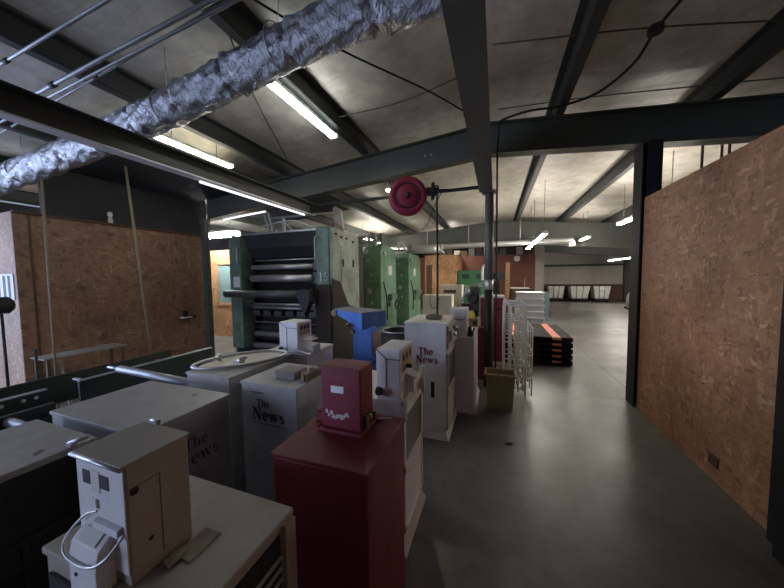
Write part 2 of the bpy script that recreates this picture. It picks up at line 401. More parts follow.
# roof insulation, sagging between purlins
PX = [-8.0, -6.5, -5.0, -3.45, -1.94, .70, 2.2, 3.7, 5.2, 6.7, 8.2, 9.7, 11.2, 12.7, 14.2]
def roof():
    mb = MB(); xs = []; x = -9.5
    while x <= 16: xs.append(x); x += .125
    ys = [-4 + .25*i for i in range(102)]
    grid = []
    for y in ys:
        row = []
        for x in xs:
            d = min(abs(x-p) for p in PX); yy = min(abs(y-b) for b in YB)
            sag = .05*min(1, d/.5) + .012*math.sin(y*4.2+math.sin(x*3))*min(1, d/.3) + .008*math.sin(x*9+y*2)
            row.append(mb.bm.verts.new((x, y, ztop(x)+.215 - sag)))
        grid.append(row)
    for i in range(len(ys)-1):
        for j in range(len(xs)-1):
            f = mb.bm.faces.new([grid[i][j], grid[i+1][j], grid[i+1][j+1], grid[i][j+1]]); f.smooth = True
    top = []
    o = mb.build('ceiling', 'roof', origin=(0, 0, 0))
    md = o.modifiers.new('thick', 'SOLIDIFY'); md.thickness = .12; md.offset = 1
    return o
struct(roof(), 'pale vinyl-faced insulation under the metal roof')
for i, x in enumerate(PX):
    z = ztop(x); mb = MB(); sgn = 1 if x > 0 else -1
    mb.box(x-.008, x+.008, -4, 21.2, z+.01, z+.20); a, b = sorted((x, x+sgn*.09))
    mb.box(a, b, -4, 21.2, z+.004, z+.016); a, b = sorted((x, x-sgn*.075)); mb.box(a, b, -4, 21.2, z+.19, z+.20)
    struct(mb.build('purlin', 'beam', origin=(x, 0, z)), None)
def rafter(y, depth=None, mat='beam', x0=-9.3, x1=16):
    mb = MB(); zb = (lambda x: zbot(x)) if depth is None else (lambda x: ztop(x)-depth)
    def strip(xa, xb):
        for (dy, f0, f1) in ((.006, 0, 1), ):
            mb.hexa([(xa, y-.006, zb(xa)), (xb, y-.006, zb(xb)), (xb, y+.006, zb(xb)), (xa, y+.006, zb(xa)),
                     (xa, y-.006, ztop(xa)), (xb, y-.006, ztop(xb)), (xb, y+.006, ztop(xb)), (xa, y+.006, ztop(xa))])
        for zf, t in ((zb, .014), (lambda x: ztop(x)-.014, .014)):
            mb.hexa([(xa, y-.09, zf(xa)), (xb, y-.09, zf(xb)), (xb, y+.09, zf(xb)), (xa, y+.09, zf(xa)),
                     (xa, y-.09, zf(xa)+t), (xb, y-.09, zf(xb)+t), (xb, y+.09, zf(xb)+t), (xa, y+.09, zf(xa)+t)])
    strip(x0, XR); strip(XR, x1)
    return struct(mb.build('rafter_beam', mat, origin=(0, y, 3)))
rafter(YB[0]); rafter(YB[1], None, 'beam_mid', -5.6); rafter(YB[2], .85, 'beam_green'); rafter(YB[3], .5, 'beam_green')
# light showing through rafter holes, imitated by plain bright discs
mb = MB()
for x in (-1.02, -.93): mb.cyl((x, 4.355, 3.43), (x, 4.372, 3.43), .012, 8)
struct(mb.build('trim_1', 'tape'), 'two bright discs imitating lit holes in the rafter web')
# beams running along the building
def beam_y(x, y0, y1, z0, z1, wdt, mat, flange=None):
    mb = MB(); mb.box(x-.005, x+.005, y0, y1, z0, z1); mb.box(x-wdt/2, x+wdt/2, y0, y1, z1-.012, z1)
    if flange is None: mb.box(x-wdt/2, x+wdt/2, y0, y1, z0, z0+.012)
    o = struct(mb.build('support_beam', mat))
    return o
mb = MB(); mb.box(-.235, -.055, -4, 4.36, 2.8, 2.815); mb.box(-.225, -.213, -4, 4.36, 2.815, 3.29); mb.box(-.072, -.06, -4, 4.36, 2.815, 2.9)
struct(mb.build('support_beam', 'beam_green'), 'wide grey steel beam running overhead to the round column')
mb = MB(); mb.box(-3.16, -3.15, -4, 4.45, 2.735, 2.93); mb.box(-3.16, -3.04, -4, 4.45, 2.92, 2.932)
ob = struct(mb.build('support_beam', 'beam'), 'dark steel channel beam under the foil duct')
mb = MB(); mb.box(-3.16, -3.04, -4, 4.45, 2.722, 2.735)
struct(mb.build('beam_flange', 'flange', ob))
mb = MB(); mb.box(-5.56, -5.46, 4.18, 4.28, 0, 2.82); mb.box(-5.58, -5.44, 4.16, 4.30, 2.74, 2.82)
struct(mb.build('column', 'beam_mid'), 'grey steel column at the end of the left board wall')
# black H column at the end of the right board wall
mb = MB(); mb.box(1.585, 1.60, 4.22, 4.44, 0, 3.15); mb.box(1.76, 1.775, 4.22, 4.44, 0, 3.15); mb.box(1.6, 1.76, 4.325, 4.335, 0, 3.15)
mb.box(1.63, 1.74, 4.2, 4.22, 2.5, 3.15)
struct(mb.build('column', 'post'), 'black steel column at the end of the right board wall')
# walls
mb = MB()
ys = [-3.9, -2.7, -1.5, -.3, .6, 1.83, 3.05, 4.2]
for a, b in zip(ys[:-1], ys[1:]): mb.box(1.612, 1.63, a+.0015, b-.0015, 0, 2.5)
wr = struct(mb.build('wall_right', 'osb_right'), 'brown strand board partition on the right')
mb = MB(); mb.box(1.63, 1.72, -3.9, 4.2, 0, .04); mb.box(1.63, 1.72, -3.9, 4.2, 2.46, 2.495)
for k in range(14): mb.box(1.63, 1.72, -3.9+k*.61, -3.86+k*.61, .04, 2.46)
struct(mb.build('wall_studs', 'wood', wr))
mb = MB(); mb.box(1.598, 1.611, 2.83, 2.93, .12, .20)
ot = tag(mb.build('wall_outlet', 'wood_dark', bevel=.003), 'small dark outlet box low on the right board wall', 'outlet')
mb = MB(); mb.box(1.565, 1.605, 2.18, 2.34, 0, 1.95); mb.box(1.50, 1.565, 2.05, 2.20, 0, 1.95)
struct(mb.build('trim_2', 'post'), 'dark post standing against the right board wall')
# left board wall and its return
mb = MB()
ys = [1.80, 2.15, 3.37, 4.28]
for a, b in zip(ys[:-1], ys[1:]): mb.box(-5.668, -5.65, a+.001, b-.001, 0, 2.49)
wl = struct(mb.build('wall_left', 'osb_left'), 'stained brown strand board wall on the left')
mb = MB(); mb.box(-5.649, -5.643, 1.93, 1.955, 0, 2.47); mb.box(-5.66, -5.6, 1.8, 4.28, 2.48, 2.50)
struct(mb.build('wall_batten', 'wood_dark', wl))
mb = MB(); mb.box(-8.6, -6.30, 1.80, 1.818, 0, 2.49); mb.box(-5.72, -5.669, 1.80, 1.818, 0, 2.49); mb.box(-6.30, -5.72, 1.80, 1.818, 0, 1.40); mb.box(-6.30, -5.72, 1.80, 1.818, 1.70, 2.49)
struct(mb.build('wall_return', 'osb_daylit'), 'daylit strand board wall at the left edge')
mb = MB(); mb.box(-6.32, -6.29, 1.79, 1.82, 1.40, 1.70); mb.box(-5.74, -5.715, 1.79, 1.82, 1.40, 1.70); mb.box(-6.32, -5.715, 1.79, 1.82, 1.385, 1.405); mb.box(-6.32, -5.715, 1.79, 1.82, 1.695, 1.715)
for x in (-6.15, -6.0, -5.87): mb.box(x, x+.012, 1.79, 1.82, 1.40, 1.70)
wn = struct(mb.build('window_1', 'white_clean'), 'small pale window in the daylit board wall')
struct(B(-6.30, -5.73, 1.806, 1.810, 1.40, 1.70).build('window_pane', 'tote', wn))
# outer walls; the west wall has an open loading door
mb = MB(); mb.box(-8.75, -8.65, -4, DOOR[0], 0, 3.1); mb.box(-8.75, -8.65, DOOR[1], 21.3, 0, 3.1); mb.box(-8.75, -8.65, DOOR[0], DOOR[1], 2.9, 3.1)
struct(mb.build('wall_west', 'darkwall'))
mb = MB(); mb.box(-9.5, -5.9, -4.1, -4.0, 0, 3.9); mb.box(-3.3, 16, -4.1, -4.0, 0, 3.9); mb.box(-5.9, -3.3, -4.1, -4.0, 2.5, 3.9)
struct(mb.build('wall_south', 'darkwall'))
struct(B(15.9, 16, -4, 21.3, 0, 3.0).build('wall_east', 'sheetwall'))
mb = MB()
for k in range(22): mb.box(-9.5+k*1.16, -9.5+k*1.16+1.155, 21.0, 21.03, 0, 3.75)
fwl = struct(mb.build('wall_north', 'sheetwall'), 'pale sheet wall at the far end of the warehouse')
mb = MB(); mb.box(-9.5, 15.9, 20.86, 21.0, 2.14, 2.27); mb.box(-9.5, 15.9, 20.9, 21.0, 3.2, 3.32)
struct(mb.build('wall_girt', 'beam', fwl))
struct(B(-9.5, 15.9, 20.93, 20.99, 0, 1.02).build('wainscot', 'wainscot', fwl))
mb = MB(); mb.box(7.1, 7.35, 20.5, 20.85, 0, 3.1); struct(mb.build('column', 'beam'), 'dark steel column against the far pale wall')
struct(B(-5.84, -5.80, 2.12, 4.5, 2.5, 3.32).build('wall_upper', 'darkwall'), 'dark sheet above the left board wall')
# second board wall with a window, behind the press
mb = MB(); mb.box(-8.6, -7.42, 6.0, 6.02, 0, 2.42); mb.box(-7.42, -6.6, 6.0, 6.02, 0, .95); mb.box(-7.42, -6.6, 6.0, 6.02, 2.02, 2.42); mb.box(-6.6, -4.8, 6.0, 6.02, 0, 2.42)
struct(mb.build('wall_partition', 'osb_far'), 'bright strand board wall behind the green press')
mb = MB(); mb.box(-7.46, -7.38, 5.98, 6.04, .91, 2.06); mb.box(-6.64, -6.56, 5.98, 6.04, .91, 2.06); mb.box(-7.46, -6.56, 5.98, 6.04, .87, .95); mb.box(-7.46, -6.56, 5.98, 6.04, 2.02, 2.1)
wn = struct(mb.build('window_2', 'wood'), 'window with dusty green glass in the board wall behind the press')
struct(B(-7.38, -6.64, 6.005, 6.012, .95, 2.02).build('window_pane', 'glass', wn))
# room at the back
mb = MB(); mb.box(-9, 1.6, 14.0, 14.12, 0, 2.55)
struct(mb.build('wall_brick', 'brick'), 'red brick wall at the back of the press hall')
mb = MB(); mb.box(1.6, 1.95, 14.0, 14.35, 0, 3.2); struct(mb.build('column', 'sheetwall'), 'pale pilaster at the right end of the brick wall')
mb = MB(); mb.box(-9, 1.6, 16.2, 16.3, 0, 3.5); struct(mb.build('wall_loft', 'darkwall'), 'dark wall behind the loft above the brick wall')
mb = MB(); mb.box(1.62, 1.7, 14.36, 21, 0, 3.4); struct(mb.build('wall_inner', 'sheetwall'))
mb = MB(); mb.box(-2.84, -2.80, 12.0, 12.03, 0, 2.5); mb.box(-2.54, -1.5, 12.0, 12.03, 0, 2.5); mb.box(-2.80, -2.54, 12.0, 12.03, 2.1, 2.5)
mb.box(-1.53, -1.5, 12.03, 13.95, 0, 2.5)
struct(mb.build('wall_cubicle', 'osb_far'), 'orange strand board cubicle wall beside the green locker')
struct(B(-2.8, -2.54, 12.04, 12.07, 0, 2.1).build('door_1', 'wood_dark'), 'dark narrow door in the strand board cubicle')

# ------------------------------------------------------------ lamps
def strip_light(x, y0, y1, z, label, tube='tube', n=2, rods=True, wd=.11):
    t = thing('fluorescent_light', (x, (y0+y1)/2, z), label, 'light', 'fluorescent strip lights')
    mb = MB(); mb.prism([(x-wd*.3, z+.012), (x+wd*.3, z+.012), (x+wd*.2, z+.05), (x-wd*.2, z+.05)], 'y', y0, y1); mb.build('housing', 'housing', t)
    for k in range(n):
        xx = x + (k-(n-1)/2)*.065; MB().cyl((xx, y0+.03, z-.008), (xx, y1-.03, z-.008), .016, 10).build('tube', tube, t)
    mb = MB(); mb.box(x-wd/2, x+wd/2, y0-.004, y0+.02, z-.03, z+.03); mb.box(x-wd/2, x+wd/2, y1-.02, y1+.004, z-.03, z+.03); mb.build('end_cap', 'housing', t)
    if rods:
        for yy in (y0+.25, y1-.25):
            mb = MB(); mb.cyl((x, yy, z+.05), (x, yy, ztop(x)+.17), .005, 6); mb.build('hanger', 'beam_green', t)
    return t
strip_light(-2.02, 2.2, 3.42, 3.47, 'short tube light beside the purlin above the red hose reel', 'tube_cool', 2, True)
strip_light(-3.82, 2.3, 3.42, 3.33, 'tube light half hidden behind the foil duct', 'tube', 2, True)
strip_light(1.03, 7.25, 9.65, 2.56, 'hanging tube light over the aisle beyond the round column', 'tube_far', 2)
strip_light(1.03, 9.95, 11.2, 2.56, 'smaller hanging tube light just beyond the aisle light', 'tube_far', 2)
strip_light(2.72, 5.9, 8.3, 2.8, 'tube light partly hidden by the black column', 'tube_far', 2)
strip_light(2.72, 10.6, 11.6, 2.8, 'small distant tube light in front of the far rafter', 'tube_far', 2)
strip_light(5.7, 15.2, 18.6, 2.35, 'low distant tube light near the far right carts', 'tube_far', 2)
strip_light(8.2, 6.0, 8.4, 2.7, 'tube light over the right bay behind the board partition', 'tube_far', 2)
strip_light(8.2, 11.0, 13.4, 2.7, 'far tube light over the right bay behind the partition', 'tube_far', 2)
strip_light(-4.4, 9.0, 11.4, 3.0, 'tube light above the second green press', 'tube_far', 2)
strip_light(-1.9, 12.6, 13.9, 3.2, 'added tube light hidden behind the far rafter above the loft', 'tube_far', 2)  # unseen lamp added to brighten the loft and the roof there
t = thing('fluorescent_light', (-4.5, 4.28, 2.82), 'slim glowing strip imitating reflected light under the left rafter end', 'light', 'fluorescent strip lights')
MB().cyl((-5.12, 4.34, 2.80), (-3.98, 4.24, 2.84), .016, 10).build('tube', 'reflection_glow', t); B(-5.1, -4.0, 4.285, 4.305, 2.835, 2.86).build('housing', 'housing', t)  # no lamp: the glow stands in for light reflected off the rafter flange
t = thing('fluorescent_light', (-3.1, 3.3, 2.7), 'long glowing strip imitating reflected light under the left steel beam', 'light', 'fluorescent strip lights')
MB().cyl((-3.10, 2.35, 2.70), (-3.10, 4.2, 2.70), .015, 10).build('tube', 'reflection_glow', t); B(-3.12, -3.08, 2.3, 4.25, 2.712, 2.722).build('housing', 'housing', t)  # glow imitates the bright reflection along this beam, not a fixture
mb = MB()
for y0, y1, x1 in ((2.2, 4.27, -4.0), (4.48, 6.8, -3.62)):
    mb.hexa([(-5.79, y0, ztop(-5.79)-.03), (x1, y0, ztop(x1)-.03), (x1, y1, ztop(x1)-.03), (-5.79, y1, ztop(-5.79)-.03), (-5.79, y0, ztop(-5.79)-.02), (x1, y0, ztop(x1)-.02), (x1, y1, ztop(x1)-.02), (-5.79, y1, ztop(-5.79)-.02)])
struct(mb.build('ceiling_shade_sheet', 'darkwall'), 'added dark sheet imitating shade under the roof left of the steel beam')  # dark sheet added to stand in for shade on the roof
# bright cross-hung fixture over the far board wall
t = thing('fluorescent_light', (-6.8, 5.5, 2.75), 'glaring fixture above the board wall left of the press', 'light', 'fluorescent strip lights')
B(-7.7, -6.05, 5.40, 5.60, 2.80, 2.86).build('housing', 'housing', t)
for yy in (5.44, 5.5, 5.56): MB().cyl((-7.68, yy, 2.73), (-6.07, yy, 2.73), .045, 10).build('tube', 'tube_glare', t)
mb = MB(); mb.cyl((-7.4, 5.5, 2.86), (-7.4, 5.5, 3.25), .006, 6); mb.cyl((-6.3, 5.5, 2.86), (-6.3, 5.5, 3.35), .006, 6); mb.build('hanger', 'steel', t)
# work lamp by the reel
t = thing('flood_lamp', (-1.66, 4.52, 3.05), 'small glowing work lamp beside the red hose reel', 'lamp')
MB().lathe([(.03, .06), (.07, .0), (.075, -.04)], (-1.66, 4.52, 3.08)).build('lamp_shade', 'housing', t)
MB().lathe([(.01, -.055), (.05, -.04), (.055, -.02), (.02, .0)], (-1.66, 4.52, 3.07)).build('bulb', 'flood', t)
MB().cyl((-1.66, 4.52, 3.12), (-1.66, 4.52, 3.18), .02, 8).build('bracket', 'black', t)

# ------------------------------------------------------------ overhead services
def duct():
    path = bez([(-8.4, 1.98, 2.80), (-7.2, 1.95, 2.88), (-6.13, 1.90, 2.95), (-4.58, 1.86, 3.01), (-3.27, 1.85, 3.1), (-2.29, 1.79, 3.15), (-1.62, 1.73, 3.18), (-1.12, 1.67, 3.18), (-.7, 1.64, 3.18), (-.24, 1.66, 3.18)], 34)
    mb = MB(); seg = 40; n = len(path); rings = []; ph = [random.uniform(0, 6.28) for _ in range(40)]
    L = 0; prev = None
    for i, p in enumerate(path):
        if i: L += (path[i]-path[i-1]).length
        d = (path[min(i+1, n-1)]-path[max(i-1, 0)]).normalized(); x = d.cross(Vector((0, 0, 1))).normalized(); y = x.cross(d)
        ring = []
        k1 = L % .62; crimp = -.034*math.exp(-((k1-.31)/.02)**2) + .012*math.exp(-((k1-.36)/.03)**2)
        for k in range(seg):
            a = 2*math.pi*k/seg
            wr_ = .007*math.sin(5*a+ph[0]+L*9+2*math.sin(L*3)) + .006*math.sin(9*a-L*17+ph[1]) + .005*math.sin(L*46+3*math.sin(a*2+L)) + random.uniform(-.004, .004)
            r = (.138 if i < n*.45 else .138-.018*min(1, (i/n-.45)/.3)) + crimp*(.9+.5*math.sin(a*3+L)) + wr_*.75
            ring.append(mb.bm.verts.new(p + x*math.cos(a)*r*1.02 + y*math.sin(a)*r))
        rings.append(ring)
    for i in range(n-1):
        for k in range(seg):
            f = mb.bm.faces.new([rings[i][k], rings[i][(k+1) % seg], rings[i+1][(k+1) % seg], rings[i+1][k]]); f.smooth = (k+i) % 3 != 0
    mb.bm.faces.new(rings[0][::-1]); mb.bm.faces.new(rings[-1])
    t = thing('foil_duct', (-4.3, 2.0, 3.0), 'wrinkled silver foil duct slung across under the roof', 'duct')
    mb.build('duct_sleeve', 'foil', t)
    for x, y, zc in ((-1.42, 1.70, 3.2), (-2.75, 1.82, 3.13), (-5.5, 1.88, 2.98)):
        mb = MB(); mb.torus((x, y, zc), .143, .006, 'x', 28, 6); mb.cyl((x, y, zc+.14), (x, y, ztop(x)+.17), .004, 6); mb.build('hanger_strap', 'steel', t)
duct()
def conduit(pts, r, label, mat='galv', couple=()):
    t = thing('conduit', pts[0], label, 'pipe', 'conduits under the roof')
    MB().tube(pts, r, 10).build('pipe', mat, t)
    for f in couple:
        a, b = Vector(pts[0]), Vector(pts[-1]); p = a.lerp(b, f); d = (b-a).normalized()
        MB().cyl(p-d*.035, p+d*.035, r*1.5, 10).build('coupling', 'black', t)
conduit([(-5.6, 1.20, 3.3), (-1.0, 1.13, 3.3)], .011, 'single galvanised conduit nearest the camera under the roof', 'galv', (.45,))
conduit([(-6.4, 1.54, 3.3), (-1.0, 1.345, 3.3)], .015, 'thicker conduit of the close pair above the left beam', 'galv', (.52, .35))
conduit([(-6.4, 1.60, 3.28), (-1.0, 1.385, 3.28)], .011, 'thin conduit tight beside the thicker one above the left beam', 'galv')
conduit([(-6.4, 1.74, 3.3), (-1.0, 1.39, 3.33)], .010, 'thin conduit of the pair, nearer the foil duct', 'galv', (.6, .35))
conduit([(-4.92, 1.80, 0), (-4.96, 1.83, 2.83)], .013, 'upright pipe in front of the left board wall near its corner', 'hose')
conduit([(-4.90, 2.83, .0), (-5.0, 2.68, 3.25)], .016, 'slightly leaning pale upright pipe in front of the left board wall', 'hose')
conduit([(.0, 4.05, 0), (.0, 4.05, 3.3)], .012, 'thin upright conduit beside the round column', 'black')
def cable(pts, r, label, mat='rubber', name='cable'):
    return tag(MB().tube(bez(pts, 8), r, 6).build(name, mat), label, 'cable')
cable([(-2.15, 1.95, 3.7), (-2.6, 2.7, 3.65), (-3.3, 4.05, 3.6)], .006, 'thin wire hanging from the duct to the left rafter end')
cable([(-1.65, 1.45, 3.5), (-1.2, 2.1, 3.43), (-.62, 2.85, 3.40), (-.2, 3.5, 3.37)], .008, 'black cable sloping from the duct across to the wide beam')
cable([(.0, 4.1, 3.28), (.02, 4.1, 3.55), (.06, 4.1, 3.62), (.36, 4.02, 3.63), (.7, 4.0, 3.61), (1.02, 3.85, 3.6), (1.2, 3.45, 3.6), (1.22, 3.05, 3.62), (1.3, 2.5, 3.6), (1.35, 1.9, 3.6)], .014, 'thick black cable curving under the roof on the right')
tag(MB().lathe([(.02, -.03), (.055, -.025), (.055, .025), (.02, .03)], (1.22, 3.1, 3.63)).build('junction_box', 'black', bevel=.004), 'round black junction box on the thick overhead cable', 'junction box')
cable([(-.05, 3.02, 3.80), (1.2, 3.2, 3.725), (2.4, 3.42, 3.62), (3.9, 3.65, 3.48)], .007, 'nearer dark strap crossing below the roof on the right', 'beam_green')
cable([(.0, 4.15, 3.79), (1.07, 4.17, 3.73), (2.2, 4.2, 3.63), (3.9, 4.22, 3.47)], .007, 'dark strap running just before the rafter on the right', 'beam_green')
cable([(-1.9, 3.35, 3.66), (-1.1, 3.45, 3.735), (-.25, 3.3, 3.79)], .006, 'thin dark strap below the roof left of the wide beam', 'beam_green')
# spiral duct at the far rafter
t = thing('spiral_duct', (-.3, 11.4, 2.7), 'long grey round duct crossing in front of the far rafter', 'duct')
MB().tube(bez([(-4.2, 11.4, 2.78), (0, 11.4, 2.78), (2.2, 11.4, 2.78), (2.38, 11.4, 2.74), (2.42, 11.4, 2.58)], 10), .10, 16).build('duct_sleeve', 'tape', t)
mb = MB()
for x in (-2.6, -1.0, .8): mb.cyl((x, 11.4, 2.84), (x, 11.4, 3.7), .02, 6); 
mb.build('hanger', 'sheetwall', t)
t = thing('ceiling_duct', (-3.0, 10.0, 2.5), 'bright metal duct end left of the black cord behind the presses', 'duct')
MB().tube([(-3.4, 9.9, 2.56), (-1.75, 9.9, 2.56)], .14, 18).build('duct_sleeve', 'tape', t)
MB().torus((-1.75, 9.9, 2.56), .14, .02, 'x').build('end_collar', 'housing', t)
# strut that carries the reel
tag(B(-3.1, -.2, 4.48, 4.53, 2.90, 2.94).build('strut_channel', 'black'), 'black horizontal strut behind the red hose reel', 'strut')
# hose reel
t = thing('hose_reel', (-1.2, 4.1, 2.75), 'round dark red hose reel hanging from the black strut', 'reel')
c = Vector((-1.2, 4.02, 2.76)); a = .36   # turned towards the aisle
def rotz(o, c, a): 
    pass
mbs = MB().lathe([(.05, -.075), (.16, -.078), (.175, -.06), (.185, -.078), (.25, -.075), (.27, -.055), (.27, .055), (.25, .075), (.05, .08)], (0, 0, 0), 'y', 48)
def add_rot(mb, a, c):
    bmesh.ops.rotate(mb.bm, verts=mb.bm.verts[:], cent=(0, 0, 0), matrix=Matrix.Rotation(a, 3, 'Z')); bmesh.ops.translate(mb.bm, verts=mb.bm.verts[:], vec=c); return mb
add_rot(mbs, a, c).build('drum', 'reel', t)
mb = MB().lathe([(.012, -.12), (.03, -.11), (.045, -.075)], (0, 0, 0), 'y', 20); mb.torus((0, -.078, 0), .17, .008, 'y', 40, 6)
add_rot(mb, a, c).build('hub', 'black', t)
mb = MB().box(-.03, .12, -.1, -.075, -.02, .02, rot=('Y', .6), piv=(0, 0, 0)); add_rot(mb, a, c).build('latch', 'reel', t)
mb = MB(); mb.box(.26, .42, -.03, .05, .02, .12); mb.box(.36, .62, -.02, .02, .06, .10); mb.box(-.06, .06, .08, .1, -.04, .2); mb.box(-.05, .05, .09, .44, .13, .17); mb.box(.34, .38, -.06, .06, -.04, .18)
add_rot(mb, a, c).build('guide_arm', 'black', t)
# cord from the reel down to the white rack
t = thing('power_cord', (-.6, 3.1, 1.17), 'black cord hanging from the reel to the white newspaper rack', 'cord')
MB().tube(bez([(-.84, 4.05, 2.84), (-.76, 3.9, 2.83), (-.68, 3.6, 2.7), (-.62, 3.2, 2.45), (-.59, 3.06, 2.1), (-.585, 3.04, 1.7), (-.585, 3.03, 1.22)], 10), .011, 8).build('cord', 'rubber', t)
mb = MB(); mb.box(-.70, -.54, 2.98, 3.08, 1.172, 1.205); mb.box(-.66, -.58, 3.0, 3.06, 1.205, 1.22); mb.build('outlet_box', 'brass', t, .004)
cable([(-.62, 3.5, 2.62), (-.76, 3.7, 2.5), (-.86, 3.85, 2.35), (-.98, 4.0, 2.28)], .005, 'thin wire looping off the black hanging cord')
# round column
mb = MB(); mb.cyl((-.1, 4.37, 1.42), (-.1, 4.37, 2.8), .058, 24); mb.box(-.2, 0, 4.27, 4.47, 2.785, 2.8)
cl = struct(mb.build('column', 'pipepole', origin=(-.1, 4.37, 0)), 'round steel column under the wide beam')
struct(MB().cyl((-.1, 4.37, 0), (-.1, 4.37, 1.42), .062, 24).build('column_sleeve', 'black', cl))
struct(MB().cyl((-.1, 4.37, 1.42), (-.1, 4.37, 1.56), .063, 24).build('tape_wrap', 'tape', cl))
# sticks above the partition
for x in (2.76, 2.97, 3.05):
    tag(B(x-.012, x+.012, 5.49, 5.51, 2.2, 3.66).build('hanging_strap', 'wood_dark'), 'thin dark red upright strip showing above the right partition', 'strip', 'strips above the right partition')
# ------------------------------------------------------------ newspaper racks
GR = 'newspaper racks'
def rack(x0, x1, y0, y1, zt, mat, label, lip=.018, group=GR, fl=1):
    t = thing('newspaper_rack', ((x0+x1)/2, (y0+y1)/2, 0), label, 'newspaper rack', group)
    B(x0, x1, y0, y1, .06, zt-lip).build('cabinet', mat, t, .006)
    B(x0-.006, x1+.006, y0-.006, y1+.006, zt-lip, zt).build('top', mat, t, .004)
    mb = MB(); mb.hexa([(x0-.015*fl, y0-.015*fl, 0), (x1+.03*fl, y0-.015*fl, 0), (x1+.03*fl, y1+.015*fl, 0), (x0-.015*fl, y1+.015*fl, 0), (x0, y0, .07), (x1, y0, .07), (x1, y1, .07), (x0, y1, .07)]).build('base', mat, t, .003)
    return t
def front_door(t, x, y0, y1, z0, z1, mat, zs, window='darkglass', handle=False):
    # display door on the +x face: window above zs, plain panel below
    d = MB(); d.box(x, x+.016, y0+.02, y1-.02, z0, z0+.03); d.box(x, x+.016, y0+.02, y1-.02, z1-.03, z1); d.box(x, x+.016, y0+.02, y0+.05, z0, z1); d.box(x, x+.016, y1-.05, y1-.02, z0, z1); d.box(x, x+.016, y0+.02, y1-.02, zs-.025, zs+.02)
    d.box(x+.001, x+.010, y0+.05, y1-.05, z0+.03, zs-.025)
    dr = d.build('door', mat, t, .002)
    B(x+.001, x+.004, y0+.05, y1-.05, zs+.02, z1-.03).build('door_window', window, dr)
    if handle: mb = MB(); mb.tube([(x+.014, y0+.10, z1-.015), (x+.05, y0+.10, z1-.015), (x+.05, y1-.10, z1-.015), (x+.014, y1-.10, z1-.015)], .007, 8); mb.build('handle', 'steel', dr)
    return dr
def coin_box(t, x0, x1, y0, y1, z0, z1, mat, face='x', label=True, seam=True, hood=True):
    cb = B(x0, x1, y0, y1, z0, z1).build('coin_box', mat, t, .005)
    if label:
        if face == 'x':
            B(x1, x1+.0015, y0+.03, y1-.03, z0+.54*(z1-z0), z1-.02).build('price_label', 'orange_label', cb)
            mb = MB()
            for k in range(3):
                a_ = y0+.05+k*(y1-y0-.11)/2.4; mb.box(x1+.0015, x1+.003, a_, a_+.028, z1-.075, z1-.04)
            mb.build('price_mark', 'dkblue_text', cb)
    if seam:   # folded lid corner on the -y face
        mb = MB(); zz = z1-.055; xm = x0+.42*(x1-x0)
        mb.box(xm-.0025, xm+.0025, y0-.002, y0, z0+.02, zz); mb.box(xm, x1, y0-.002, y0, zz-.002, zz+.002)
        mb.hexa([(x0, y0-.002, z1-.006), (x0+.005, y0-.002, z1-.006), (x0+.005, y0, z1-.006), (x0, y0, z1-.006), (x0, y0-.002, z1-.002), (x0+.005, y0-.002, z1-.002), (x0+.005, y0, z1-.002), (x0, y0, z1-.002)])
        L = math.hypot(xm-x0, .055); an = math.atan2(.055, xm-x0)
        mb.box(xm-L, xm, y0-.002, y0, zz-.002, zz+.002, rot=('Y', an), piv=(xm, y0, zz))
        mb.build('lid_seam', 'rubber', cb)
    return cb
# dark red rack in the foreground
t = rack(-.87, -.44, .92, 1.36, .9, 'red', 'dark red newspaper rack with a red coin box, in front of the others', .02, fl=0)
cb = B(-.775, -.57, 1.14, 1.28, .915, 1.207).build('coin_box', 'red_box', t, .006)
mb = MB(); mb.box(-.79, -.555, 1.12, 1.295, .9, .915); mb.box(-.79, -.782, 1.12, 1.295, .915, .925); mb.box(-.563, -.555, 1.12, 1.295, .915, .925); mb.build('base_lip', 'red_box', cb, .002)
B(-.722, -.655, 1.1385, 1.14, 1.085, 1.118).build('maker_plate', 'tape', cb, .003)
mb = MB()   # chips of bare metal
for k in range(11):
    x = -.752+.011*k; z = .972+random.uniform(-.012, .012); mb.box(x, x+random.uniform(.009, .017), 1.1388, 1.14, z, z+random.uniform(.01, .024), rot=('Y', random.uniform(-.6, .6)))
mb.build('paint_chips', 'tape', cb)
mb = MB(); mb.lathe([(.018, 0), (.018, .02), (.010, .028)], (-.57, 1.2, .965), 'x', 16); mb.box(-.57, -.545, 1.165, 1.18, .93, .985); mb.box(-.57, -.54, 1.23, 1.245, .935, .975); mb.build('lock', 'brass', cb)
mb = MB(); mb.box(-.85, -.79, 1.20, 1.30, .9, .94); mb.box(-.86, -.8, 1.22, 1.33, .94, .955); mb.build('coin_chute', 'red_box', cb, .003)
MB().cyl((-.60, 1.285, .90), (-.48, 1.30, .92), .008, 8).build('rod', 'steel', t)
